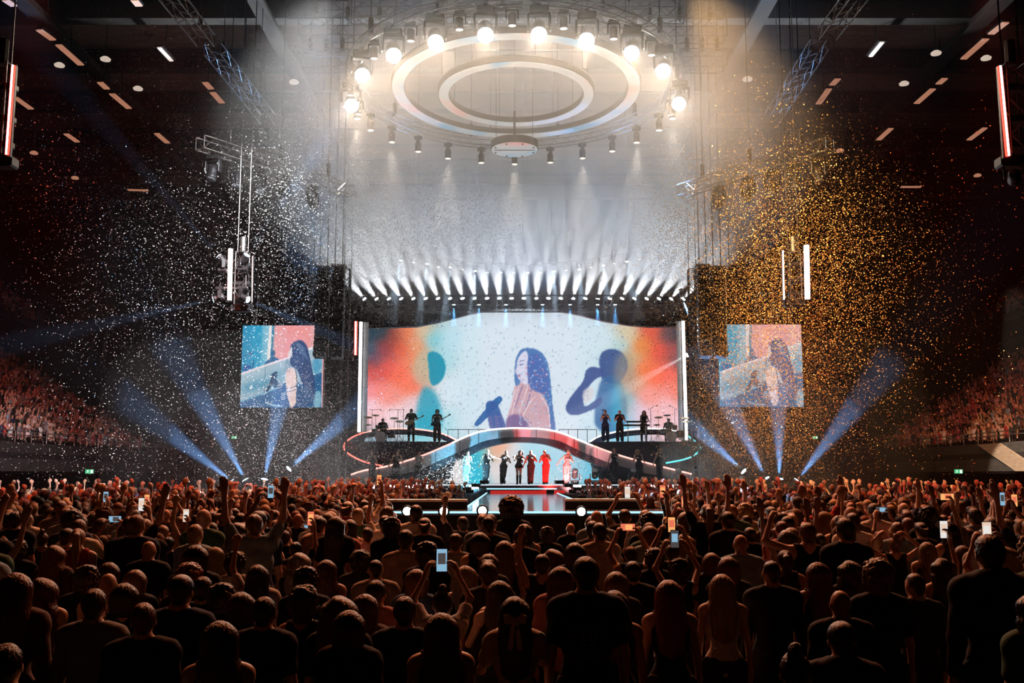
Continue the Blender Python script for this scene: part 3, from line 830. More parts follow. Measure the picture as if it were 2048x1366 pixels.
# blue down beams seen against the dark above the screen
for i, u in enumerate((908, 958, 1012, 1085, 1140, 1195, 1230)):
    p = W(u, 592, 59.2)
    moving_head((p.x, 59.2, p.z), (0, -.06, -1), 'lens_blue', 'down', .8, 'blue wash lamp under the beam row, %s' % nth(i, 7, 'the silver side', 'the golden side'), 'blue wash lamps under the beam row', color=(0.12, 0.45, 1.0), size=22, power=.8)

# ------------------------------------------------------------------ ring rig
RY = 42.0
RC = W(1030, 178, RY)
def ringpt(r, a, z=0.0, tilt=math.radians(2.5)):
    x, y = r * math.sin(a), -r * math.cos(a)           # a = 0 is the near side
    return Vector((x, y * math.cos(tilt), z + -y * 0 + y * -math.sin(tilt) * 1.0))
def ring_mesh(r0, r1, z0, z1, n=96):
    V = []; Fc = []
    for i in range(n):
        a = 2 * math.pi * i / n
        for r, z in ((r0, z0), (r1, z0), (r1, z1), (r0, z1)): V.append(ringpt(r, a, z))
    for i in range(n):
        a, b = 4 * i, 4 * ((i + 1) % n)
        for k in range(4): Fc.append((a + k, b + k, b + (k + 1) % 4, a + (k + 1) % 4))
    mb = MB(); mb.add(V, Fc); return mb
RO = 7.25
def ring_truss():
    root = empty('ring_truss', RC); tag(root, 'huge round truss hanging over the stage front and carrying the bright lamps', 'truss')
    mb = MB(); n = 72
    for r, z in ((RO, 0), (RO - .45, 0), (RO, .45), (RO - .45, .45)):
        mb.path([ringpt(r, 2 * math.pi * i / n, z) for i in range(n + 1)], .032, 5)
    for i in range(n):
        a0, a1 = 2 * math.pi * i / n, 2 * math.pi * (i + 1) / n
        mb.tube(ringpt(RO, a0, 0), ringpt(RO, a1, .45), .015, 4); mb.tube(ringpt(RO - .45, a0, .45), ringpt(RO - .45, a1, 0), .015, 4); mb.tube(ringpt(RO, a0, 0), ringpt(RO - .45, a1, 0), .015, 4)
    mb.build('lattice', M['alu'], root)
    for k in range(10):
        mb = MB(); p = ringpt(RO - .2, 2 * math.pi * (k + .5) / 10, .5); mb.tube(p, (p.x, p.y, ZC - RC.z - .6), .02, 5); mb.tube(p, p + Vector((0, 0, .6)), .1, 8)
        mb.build('chain_hoist', M['darkalu'], root)
ring_truss()
def irid(name):
    m = mat(name, (.5, .5, .5), .25, 0.0, emit=(1, 1, 1), es=.5); nt = m.node_tree; b = nt.nodes['Principled BSDF']
    tc = nt.nodes.new('ShaderNodeTexCoord'); n = nt.nodes.new('ShaderNodeTexNoise'); n.inputs['Scale'].default_value = .35; n.inputs['Detail'].default_value = 1
    cr = nt.nodes.new('ShaderNodeValToRGB'); e = cr.color_ramp.elements
    e[0].position = .32; e[0].color = (.12, .42, .62, 1); e[1].position = .7; e[1].color = (.75, .38, .34, 1)
    x = cr.color_ramp.elements.new(.42); x.color = (.5, .55, .56, 1); x = cr.color_ramp.elements.new(.58); x.color = (.55, .53, .5, 1)
    nt.links.new(tc.outputs['Object'], n.inputs['Vector']); nt.links.new(n.outputs['Fac'], cr.inputs['Fac']); nt.links.new(cr.outputs['Color'], b.inputs['Emission Color'])
    nt.links.new(cr.outputs['Color'], b.inputs['Base Color'])
    return m
IR = irid('led_ring_picture')
ringside = mat('ring_side_brown', (.10, .08, .06), .5)
for nm, r, dz, lab in (('led_ring', 5.35, -.15, 'larger thin LED ring with pale pastel face inside the lamp ring'), ('led_ring', 3.35, -.35, 'smaller thin LED ring with pale pastel face in the middle')):
    fw = .50 if r > 4 else .42
    root = empty(nm, RC + Vector((0.05, 0, dz))); tag(root, lab, 'LED ring')
    ring_mesh(r - fw, r, 0, .03).build('led_face', IR, root)
    ring_mesh(r - fw - .04, r + .04, .03, .27).build('ring_body', ringside, root)
    ring_mesh(r + .02, r + .06, .27, .31).build('rim', M['alu'], root)
    mb = MB()
    for k in range(8):
        p = ringpt(r - .1, 2 * math.pi * (k + .3) / 8, .42); mb.tube(p, (p.x, p.y, ZC - RC.z - dz - .6), .015, 5)
    mb.build('hanging_cable', M['darkalu'], root)
root = empty('pendant_disc', W(1029, 300, RY - 1.0)); tag(root, 'round pale disc with dark rim hanging below the rings', 'disc')
MB().lathe([(.97, 0), (.97, .02)], n=48).build('disc_face', irid('disc_picture'), root)
MB().lathe([(1.0, .02), (1.0, .34), (.96, .34)], n=48).build('disc_body', ringside, root)
mb = MB()
for k in range(8):
    a = 2 * math.pi * (k + .5) / 8; mb.box((.86 * math.cos(a), .86 * math.sin(a), -.015), (.07, .07, .03))
mb.box((0, 0, -.012), (1.7, .03, .02)); mb.build('clamp', M['black'], root)
MB().box((0, 0, 1.0), (.09, .09, 1.4)).build('mast', M['black'], root)
mb = MB()
for k in range(3):
    a = 2 * math.pi * (k + .25) / 3; mb.tube((.9 * math.cos(a), .9 * math.sin(a), .3), (.9 * math.cos(a), .9 * math.sin(a), 8), .012, 5)
mb.build('hanging_cable', M['darkalu'], root)
# ring lamps: (angle from near side, lit)
NRL = 32
litset = {}
def ang_of(u, v):
    best = None
    for i in range(720):
        a = 2 * math.pi * i / 720; q = proj(RC + ringpt(RO - .2, a, -.3)); d = (q[0] - u) ** 2 + (q[1] - v) ** 2
        if best is None or d < best[0]: best = (d, a)
    return best[1]
bright = [(714, 180), (745, 140), (800, 108), (880, 84), (975, 72), (1077, 72), (1166, 83), (1250, 106), (1306, 135), (1338, 176)]
dimup = [(708, 210), (735, 163), (772, 124), (840, 105), (927, 88), (1024, 80), (1121, 88), (1210, 103), (1277, 126), (1322, 165), (1345, 210)]
lower = [(716, 242), (741, 270), (782, 297), (835, 320), (896, 335), (963, 342), (1030, 347), (1100, 342), (1165, 335), (1225, 318), (1275, 298), (1319, 270), (1340, 240)]
for i, (u, v) in enumerate(bright):
    a = ang_of(u, v); p = RC + ringpt(RO - .2, a, .05); o = ringpt(RO, a); inn = -Vector((o.x, o.y, 0)).normalized()
    d = (Vector((p.x * .3, 21, 4)) - p).normalized()
    moving_head(p, d, 'lens_ring', 'ring', 2.0, 'dazzling white lamp on the ring truss, %s' % nth(i, 10, 'the silver side', 'the golden side'), 'dazzling ring lamps')
for i, (u, v) in enumerate(dimup):
    a = ang_of(u, v + 8); p = RC + ringpt(RO - .2, a, .05)
    moving_head(p, (0, .1, -1), 'lens_dim', None, 1.1, 'dim lamp between dazzling ones on the ring truss, %s' % nth(i, 11, 'the silver side', 'the golden side'), 'dim ring lamps between the bright ones')
for i, (u, v) in enumerate(lower):
    a = ang_of(u, v - 25); p = RC + ringpt(RO - .1, a, -.05)
    moving_head(p, (0, 0, -1), 'lens_dim', 'ringlow' if i % 2 == 0 else None, 1.15, 'dark lamp on the far side of the ring truss, %s' % nth(i, 13, 'the silver side', 'the golden side'), 'dark lamps on the stage side of the ring')  # every other dark lamp carries an added beam to brighten the stage

# ------------------------------------------------------------------ other trusses
truss_obj(WZ(332, -20, 20), WZ(412, 82, 20), 'near length of the truss running lengthwise above the silver confetti', .7, .5)
truss_obj(WZ(425, 98, 20), WZ(535, 238, 20), 'far length of the truss running lengthwise above the silver confetti', .7, .5)
truss_obj(WZ(1722, -20, 20), WZ(1655, 68, 20), 'near length of the truss running lengthwise above the golden confetti', .7, .5)
truss_obj(WZ(1640, 88, 20), WZ(1545, 236, 20), 'far length of the truss running lengthwise above the golden confetti', .7, .5)
ta, tb = WZ(400, 285, 15), WZ(700, 382, 15)
truss_obj(ta, tb, 'slanting truss with hanging lamps over the silver confetti', .5, .5)
tc_, td = WZ(1660, 290, 15), WZ(1362, 382, 15)
truss_obj(tc_, td, 'slanting truss with hanging lamps over the golden confetti', .5, .5)
for i, t in enumerate((.08, .22, .36, .52, .72)):
    p = ta.lerp(tb, t) - Vector((0, 0, .35)); moving_head(p, (.15 * i - .1, -.3, -1), 'lens_off', None, 1.5, 'lamp under the silver side slanting truss, %s from its outer end' % ORD[i], 'lamps under the slanting trusses')
    p = tc_.lerp(td, t) - Vector((0, 0, .35)); moving_head(p, (-.15 * i + .1, -.3, -1), 'lens_off', None, 1.5, 'lamp under the golden side slanting truss, %s from its outer end' % ORD[i], 'lamps under the slanting trusses')
for i, (u0, v0, u1, v1, z) in enumerate(((575, 12, 700, 10, 22.5), (1375, 12, 1450, 12, 22.5), (600, 60, 790, 60, 21.5), (1270, 62, 1450, 62, 21.5), (605, 122, 700, 122, 20.5), (1360, 122, 1450, 122, 20.5), (700, 22, 1370, 22, 22), (790, 44, 1290, 44, 21.6))):
    truss_obj(WZ(u0, v0, z), WZ(u1, v1, z), ['short cross truss at the top edge by the silver confetti side', 'short cross truss at the top edge by the golden confetti side', 'cross truss above the ring on the silver confetti side', 'cross truss above the ring on the golden confetti side', 'lowest cross truss beside the ring, silver confetti side', 'lowest cross truss beside the ring, golden confetti side', 'long upper cross truss high behind the ring lamps', 'long lower cross truss just above the ring lamps'][i], .8, .8, .026, m='alu')
# roof panels with reflected light put in as glow, and small round roof lamps
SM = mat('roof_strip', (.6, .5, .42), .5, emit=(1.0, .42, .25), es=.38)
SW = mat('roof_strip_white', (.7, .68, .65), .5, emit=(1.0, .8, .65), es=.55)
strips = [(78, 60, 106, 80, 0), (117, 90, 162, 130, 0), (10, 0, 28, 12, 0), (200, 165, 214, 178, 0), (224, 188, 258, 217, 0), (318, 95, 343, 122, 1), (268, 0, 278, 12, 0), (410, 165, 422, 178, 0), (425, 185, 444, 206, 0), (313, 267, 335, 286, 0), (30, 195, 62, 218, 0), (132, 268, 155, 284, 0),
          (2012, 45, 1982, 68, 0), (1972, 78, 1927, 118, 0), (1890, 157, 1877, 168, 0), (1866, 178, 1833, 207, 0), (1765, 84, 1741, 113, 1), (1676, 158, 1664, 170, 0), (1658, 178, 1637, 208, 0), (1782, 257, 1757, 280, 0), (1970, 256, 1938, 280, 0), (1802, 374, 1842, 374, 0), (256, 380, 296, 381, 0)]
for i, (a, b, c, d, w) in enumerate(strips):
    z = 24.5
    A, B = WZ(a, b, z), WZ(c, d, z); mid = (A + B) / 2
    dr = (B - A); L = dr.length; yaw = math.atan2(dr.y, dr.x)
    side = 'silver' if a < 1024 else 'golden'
    root = empty('roof_panel', mid, yaw); tag(root, ('white' if w else 'orange') + ' roof panel with added glow, %s side, ' % side + ('only white one' if w else '%s counted down from the top corner' % ORD[i % 12]) + (' row' if i > 20 else ''), 'roof light', 'glowing panel strips under the roof')
    MB().box((0, 0, 0), (L, .34 if not w else .2, .06)).build('glow_face', SW if w else SM, root)
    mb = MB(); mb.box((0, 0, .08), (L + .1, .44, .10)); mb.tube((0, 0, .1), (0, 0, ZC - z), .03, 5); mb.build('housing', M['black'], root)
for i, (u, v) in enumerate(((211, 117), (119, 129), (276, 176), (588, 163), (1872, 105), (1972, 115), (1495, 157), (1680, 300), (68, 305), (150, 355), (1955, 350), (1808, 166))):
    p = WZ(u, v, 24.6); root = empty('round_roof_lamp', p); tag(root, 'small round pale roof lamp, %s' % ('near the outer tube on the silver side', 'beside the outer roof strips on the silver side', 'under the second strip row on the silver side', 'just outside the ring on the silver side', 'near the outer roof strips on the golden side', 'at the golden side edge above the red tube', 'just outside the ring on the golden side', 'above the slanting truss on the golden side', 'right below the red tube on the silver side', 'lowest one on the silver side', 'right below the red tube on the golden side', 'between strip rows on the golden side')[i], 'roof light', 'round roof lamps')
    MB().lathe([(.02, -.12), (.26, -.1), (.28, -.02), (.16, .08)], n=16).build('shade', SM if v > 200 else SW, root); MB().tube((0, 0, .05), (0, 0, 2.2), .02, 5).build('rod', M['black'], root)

# ------------------------------------------------------------------ light pods with tubes
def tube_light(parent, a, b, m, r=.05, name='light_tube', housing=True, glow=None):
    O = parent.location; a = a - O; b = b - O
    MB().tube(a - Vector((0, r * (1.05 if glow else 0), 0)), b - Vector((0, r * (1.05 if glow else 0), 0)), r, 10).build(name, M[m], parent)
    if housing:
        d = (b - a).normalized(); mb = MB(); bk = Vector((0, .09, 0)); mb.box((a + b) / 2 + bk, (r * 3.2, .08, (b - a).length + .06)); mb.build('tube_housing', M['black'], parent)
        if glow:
            g = MB(); g.tube(a, b, r * 1.75, 12); g.build('halo_tube', M[glow], parent)  # wider glowing tube added to stand in for the halo round the core
def pod(u, v0, v1, Y, label, tubes, heads, frame_u, power=1.0):
    p = W(frame_u, v1, Y); root = empty('light_pod', p); tag(root, label, 'light pod'); O = root.location
    top = W(frame_u, v0, Y)
    H = top.z - p.z
    MB().truss((0, 0, 0), (0, 0, H), .42, .42, .022, step=.42).build('frame', M['darkalu'], root)
    mb = MB()
    for s in (-1, 1): mb.tube((s * .2, 0, H), (s * .2, 0, ZC - 1 - O.z), .02, 5)
    mb.tube((0, 0, H), (0, 0, H + .6), .12, 8); mb.build('chain_hoist', M['darkalu'], root)
    for z in (.12, .4, .75): MB().box((.05, 0, H * z), (.6, .3, .16), bev=.03).build('equipment_box', M['black'], root)
    MB().box((0, .1, -.12), (.8, .4, .25), bev=.04).build('base_box', M['black'], root)
    for (a, b, m, r, glow) in tubes: tube_light(root, W(a[0], a[1], Y - .3), W(b[0], b[1], Y - .3), m, r, glow=glow)
    return root, O
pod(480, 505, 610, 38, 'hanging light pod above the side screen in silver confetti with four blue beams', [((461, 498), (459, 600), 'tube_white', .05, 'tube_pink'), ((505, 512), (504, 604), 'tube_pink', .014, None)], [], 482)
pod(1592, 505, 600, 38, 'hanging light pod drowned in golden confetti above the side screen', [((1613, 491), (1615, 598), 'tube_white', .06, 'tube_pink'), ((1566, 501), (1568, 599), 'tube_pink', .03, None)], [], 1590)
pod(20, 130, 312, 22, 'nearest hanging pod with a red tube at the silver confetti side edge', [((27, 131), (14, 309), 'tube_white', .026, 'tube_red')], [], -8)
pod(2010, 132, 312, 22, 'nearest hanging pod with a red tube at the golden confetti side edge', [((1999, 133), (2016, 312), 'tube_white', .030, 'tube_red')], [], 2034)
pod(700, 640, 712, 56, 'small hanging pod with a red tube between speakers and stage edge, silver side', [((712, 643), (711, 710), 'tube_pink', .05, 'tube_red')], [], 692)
pod(1396, 632, 690, 56, 'small hanging pod with a white tube between speakers and stage edge, golden side', [((1396, 632), (1397, 683), 'tube_white', .07, None)], [], 1388)
# pod lamps
POD0 = [o for o in bpy.data.objects if o.name.startswith('light_pod')][0]
for i, (u, v, du, dv) in enumerate(((446, 522, -60, -70), (487, 520, 45, -55), (440, 596, -160, 42), (486, 595, 90, 40))):
    p = W(u, v, 37.6); d = Vector((du, -25, -dv)).normalized()
    up = dv < 0
    MB().tube(Vector((0, 0, p.z + (.42 if not up else -.42))) - Vector((0, 0, POD0.location.z)), Vector((p.x, p.y, p.z + (.42 if not up else -.42))) - POD0.location, .03, 6).build('arm', M['darkalu'], POD0)
    moving_head((p.x, p.y, p.z + (.42 if not up else -.42)), d, 'lens_blue', 'pod', 1.0, 'blue beam lamp on the silver side light pod aiming %s' % ('up and outward', 'up and toward the ring', 'down toward the stand', 'down toward the side screen')[i], 'lamps on the light pod', up=up, power=(.5, .12, 1, 1)[i])
p = W(1381, 706, 56); moving_head((p.x, p.y, p.z + .42), Vector((-75, -20, -42)), 'lens_cool', 'pod', 1.0, 'single lamp at the golden end of the main screen aiming down across it', 'lamps beside the main screen', color=(.8, .9, 1), power=3, size=11)
p = W(1362, 592, 59); moving_head((p.x, p.y, p.z + .42), Vector((22, 0, -60)), 'lens_blue', 'pod', .8, 'blue lamp at the golden end of the beam row aiming down', 'lamps beside the main screen', power=1.5)
p = W(2026, 316, 22); moving_head((p.x, p.y, p.z), Vector((26.8, 54, 3.4)) - p, 'lens_dim', 'pod', 1.0, 'lamp under the red tube pod lighting the wood panel', 'lamps on the light pod', color=(1, .82, .62), power=1.6, size=4.5)
# tall tubes at the stage sides
for s, (a, b) in ((-1, ((722, 644), (718, 864))), (1, ((1366, 642), (1373, 880)))):
    root = empty('tall_light_tube', W(b[0], b[1], 58.4)); tag(root, 'tall glowing white tube at the %s edge of the main screen' % ('orange red, silver confetti' if s < 0 else 'golden confetti'), 'light tube')
    tube_light(root, W(a[0], a[1], 58.4), W(b[0], b[1], 58.4), 'tube_white', .09)
    O = root.location; t = W(a[0], a[1], 58.4) - O
    MB().box((s * -.28, .12, t.z / 2), (.3, .12, t.z)).build('side_panel', M['fascia'], root)

# ------------------------------------------------------------------ speaker arrays
def line_array(u0, u1, vt, vb, Y, label, bend, n=16):
    xa, xb = W(u0, vb, Y).x, W(u1, vb, Y).x; w = xb - xa; z1, z0 = W(u0, vt, Y).z, W(u0, vb, Y).z
    root = empty('line_array', ((xa + xb) / 2, Y, z0)); tag(root, label, 'loudspeaker array')
    h = (z1 - z0) / n
    mb = MB(); mb.box((0, 0, h * .5), (w, .5, h * .92), bev=.03); 
    for k in range(n):
        t = 1 - k / (n - 1.0); off = bend * t ** 3
        R = Matrix.Rotation(-.22 * t ** 2, 3, 'X')
        g = MB(); g.box((0, 0, 0), (w, .55, h * .9), R, bev=.03)
        c = g.build('speaker_cabinet', M['black'], root); c.location = (off, .25 * t ** 2, h * (k + .5))
        if k < 10 or k % 2:
            gr = MB().box((0, -.285, 0), (w * .8, .02, h * .66), R).build('grille', M['cloth'], c)
    mb = MB(); mb.box((0, .1, z1 - z0 + .1), (w + .1, .7, .12)); 
    for s in (-1, 1): mb.tube((s * w * .3, 0, z1 - z0), (s * w * .3, 0, ZC - 1 - z0), .025, 5)
    for s in (1,): mb.path([(s * w * .5 + .03, -.3 + .25 * (1 - q) ** 2 - .0, (z1 - z0) * q) for q in (0, .1, .2, .35, .5, .7, 1)], .02, 5)
    mb.build('rigging', M['alu'], root)
line_array(630, 656, 540, 714, 47, 'outer black loudspeaker column overlapping the side screen, silver confetti side', -.12)
line_array(661, 686, 536, 716, 47.5, 'inner black loudspeaker column next to the stage tower, silver confetti side', -.06)
line_array(1426, 1452, 540, 714, 47, 'outer black loudspeaker column overlapping the side screen, golden confetti side', .12)
line_array(1398, 1422, 536, 714, 47.5, 'inner black loudspeaker column next to the stage tower, golden confetti side', .06)
for s, u in ((-1, 684), (1, 1393)):
    a, b = W(u, 560, 52), W(u, 962, 52)
    a.z = 13.0
    truss_obj((b.x, 52, 0.2), (b.x, 52, a.z), 'upright black tower truss beside the stage, %s confetti side' % ('silver' if s < 0 else 'golden'), .35, .35, .03, m='darkalu', hang=False)

# ------------------------------------------------------------------ floor beams beside the stage
FB = [(474, 975, -112, 88), (497, 975, -58, 105), (526, 975, 22, 100), (568, 950, 82, 70), (1497, 955, -72, 62), (1538, 972, -42, 80), (1560, 975, -4, 90), (1586, 975, 58, 76)]
nm = ['outermost by the silver side stand', 'second out by the silver side stand', 'just left of the dark block on the silver side', 'on the dark block on the silver side', 'on the dark block on the golden side', 'beside the dark block on the golden side', 'pointing straight up on the golden side', 'outermost on the golden side']
for i, (u, v, du, dv) in enumerate(FB):
    p = W(u, v, 49); d = Vector((du, -18, dv))
    moving_head((p.x, p.y, p.z - .45), d, 'lens_blue', 'floor', 1.3, 'blue floor beam lamp, ' + nm[i], 'blue floor beam lamps', up=True)
for s, u in ((-1, 575), (1, 1505)):
    p = W(u, 955, 48.6); root = empty('equipment_block', (p.x, 48.6, 0)); tag(root, 'dark equipment block standing at the %s side beam lamps' % ('silver confetti' if s < 0 else 'golden confetti'), 'case')
    h = p.z; MB().box((0, 0, h / 2), (1.05, .9, h), bev=.04).build('body', M['black'], root); MB().box((0, 0, h + .02), (1.1, .95, .05), bev=.01).build('lid', M['darkalu'], root)
    mb = MB()
    for x in (-.3, .3): mb.box((x, -.47, h * .7), (.16, .03, .1))
    mb.build('handle', M['rail'], root)
    if True:
        b = W(1400 if s > 0 else 672, 970, 52.6)

# footlights on the stage front
for i, u in enumerate((697, 741, 781, 820, 862, 948, 1152, 1212, 1251, 1300, 1335, 1381)):
    p = W(u, 969, 52.55); root = empty('footlight', (p.x, 52.4, ZST - .12)); tag(root, 'bright footlight on the stage front edge, %s' % nth(i, 12, 'the silver side', 'the golden side'), 'stage light', 'footlights on the stage edge')
    MB().box((0, 0, 0), (.55, .22, .2), bev=.03).build('lamp_body', M['black'], root)
    MB().box((0, -.12, 0.0), (.50, .02, .17)).build('lens', emat('foot_lens_%d' % i, (.9, .97, 1.0), 25) if i == 0 else bpy.data.materials['foot_lens_0'], root)
    spot('lamp_beam', root, Vector((0, -1, .25)).normalized().to_track_quat('-Z', 'Y'), 'foot', off=.2)
for i, (u, v) in enumerate(((815, 1022), (888, 1022), (965, 1021), (1162, 1023))):
    p = W(u, v, 25.4); root = empty('audience_light', p); tag(root, 'glaring round lamp in front of the runway cross piece, %s' % ('outermost on the silver side', 'second on the silver side', 'under the runway centre', 'on the golden side')[i], 'stage light', 'audience lamps under the runway')
    q = Vector((0, -1, 0)).to_track_quat('-Z', 'Y')
    MB().lathe([(.06, .1), (.13, .04), (.15, -.08), (.14, -.1)], n=16, q=q).build('lamp_body', M['black'], root)
    MB().lathe([(.10, -.1), (.03, -.12)], n=16, q=q).build('lens', M['lens_ring'], root)
    MB().box((0, .1, -p.z / 2 - .05), (.06, .06, p.z - .1)).build('stand', M['black'], root)
    spot('lamp_beam', root, q, 'foot', off=.2, power=.8, color=(1, .9, .75))
# stage front barrier and boxes by the pit
for i, (u0, u1, v, Y) in enumerate(((775, 935, 1001, 27.5), (1130, 1285, 1000, 27.5))):
    a, b = W(u0, v, Y), W(u1, v, Y); root = empty('pit_barrier', ((a.x + b.x) / 2, Y, 0)); tag(root, 'dark barrier panel in the pit on the %s side of the runway' % ('silver confetti' if i == 0 else 'golden confetti'), 'barrier')
    w = b.x - a.x
    MB().box((0, 0, a.z / 2), (w, .08, a.z), bev=.02).build('panel', M['black'], root); mb = MB(); mb.tube((-w / 2, -.06, a.z), (w / 2, -.06, a.z), .04, 8); mb.build('top_rail', M['rail'], root)
    mb = MB()
    for k in range(5): mb.box((-w / 2 + w * (k + .5) / 5, .3, .3), (.06, .6, .06))
    mb.build('brace', M['black'], root)

# ------------------------------------------------------------------ exit signs
def exit_sign(u, v, Y, label):
    p = W(u, v, Y); root = empty('exit_sign', p); tag(root, label, 'exit sign', 'green running man exit signs')
    g = emat('exit_green', (.05, .55, .22), .9) if 'exit_green' not in bpy.data.materials else bpy.data.materials['exit_green']
    w_ = emat('exit_white', (.75, 1, .85), 1.3) if 'exit_white' not in bpy.data.materials else bpy.data.materials['exit_white']
    MB().box((0, .04, 0), (.5, .08, .26), bev=.01).build('case', M['black'], root); MB().box((0, -.005, 0), (.46, .01, .22)).build('panel', g, root)
    mb = MB(); mb.box((.13, -.014, 0), (.12, .008, .18)); mb.box((-.08, -.014, .07), (.04, .008, .04)); mb.tube((-.08, -.015, .05), (-.10, -.015, -.02), .014, 5); mb.tube((-.10, -.015, -.02), (-.16, -.015, -.07), .01, 5); mb.tube((-.10, -.015, -.02), (-.05, -.015, -.08), .01, 5); mb.tube((-.08, -.015, .04), (-.02, -.015, .0), .008, 5); mb.tube((-.08, -.015, .04), (-.15, -.015, .02), .008, 5)
    mb.build('pictogram', w_, root)
exit_sign(468, 875, 84, 'tiny exit sign below the side screen on the silver confetti side')
exit_sign(179, 943, 56, 'tiny exit sign under the boarded tier on the silver confetti side')
exit_sign(1630, 875, 84, 'tiny exit sign below the side screen in golden confetti')
exit_sign(1917, 943, 56, 'tiny exit sign under the lit wood panel of the tier')

# ------------------------------------------------------------------ unseen warm lamps and trusses added to light crowd and stands
AU = [((-7, 27, 18.4), (-5, 13, 1.5), 'crowd', .9), ((7, 27, 18.4), (5, 13, 1.5), 'crowd', .9), ((0, 27.5, 18.8), (0, 24, 1.5), 'crowd', 1.8),
      ((-10, 27.5, 18.6), (-13, 36, 1.5), 'crowd', 1.5), ((10, 27.5, 18.6), (13, 36, 1.5), 'crowd', 1.5),
      ((-14, 28, 18.4), (-28, 56, 5), 'stand', 1.0), ((14, 28, 18.4), (28, 56, 5), 'stand', 1.0), ((-16, 28, 19), (-39, 66, 16), 'stand', .15), ((16, 28, 19), (39, 66, 16), 'stand', .15)]
an = ['added orange audience lamp high above the silver side', 'added orange audience lamp high above the golden side', 'added orange audience lamp high over the stage centre', 'red audience lamp over the silver side crowd', 'red audience lamp over the golden side crowd', 'red lamp aimed at the lower stand on the silver side', 'red lamp aimed at the lower stand on the golden side', 'red lamp aimed at the upper stand on the silver side', 'red lamp aimed at the upper stand on the golden side']
for i, (p, t, fam, pw) in enumerate(AU):
    col = (1, .12, .05) if 'red' in an[i] and fam == 'crowd' else None
    moving_head(p, Vector(t) - Vector(p), 'lens_dim', fam, 1.2, an[i], None, power=pw, color=col)
    truss_obj((p[0] - 1, p[1], p[2] + .25), (p[0] + 1, p[1], p[2] + .25), 'short hanging truss holding the ' + an[i], .35, .35, .02, m='darkalu')

# ------------------------------------------------------------------ haze
def haze_mat(name, d):
    m = bpy.data.materials.new(name); m.use_nodes = True; nt = m.node_tree
    for n in list(nt.nodes):
        if n.type != 'OUTPUT_MATERIAL': nt.nodes.remove(n)
    out = nt.nodes['Material Output']; v = nt.nodes.new('ShaderNodeVolumeScatter')
    v.inputs['Color'].default_value = (*HAZE_COL, 1); v.inputs['Density'].default_value = d; v.inputs['Anisotropy'].default_value = HAZE_ANISO
    nt.links.new(v.outputs['Volume'], out.inputs['Volume']); return m
o = MB().box((0, 0, 0), (50, 57, 26.2)).build('thin_haze', haze_mat('thin_haze', HAZE_THIN), loc=(0, 57.8, 13.2))
tag(o, 'thin haze filling the whole hall', 'haze', kind='stuff')
for k, (nm_, lab, c, r, d) in enumerate(HAZE):
    prof = [(max(1e-3, math.cos(t)), math.sin(t)) for t in np.linspace(-math.pi / 2 + .02, math.pi / 2 - .02, 25)]
    mb = MB(); mb.lathe(prof, n=48); g_ = lambda q: math.copysign(abs(q) ** .62, q)
    mb.v = [(g_(x) * r[0], g_(y) * r[1], g_(z) * r[2]) for x, y, z in mb.v]
    o = mb.build(nm_, haze_mat('haze_bank_%d' % k, d), loc=c); tag(o, lab, 'haze', kind='stuff')
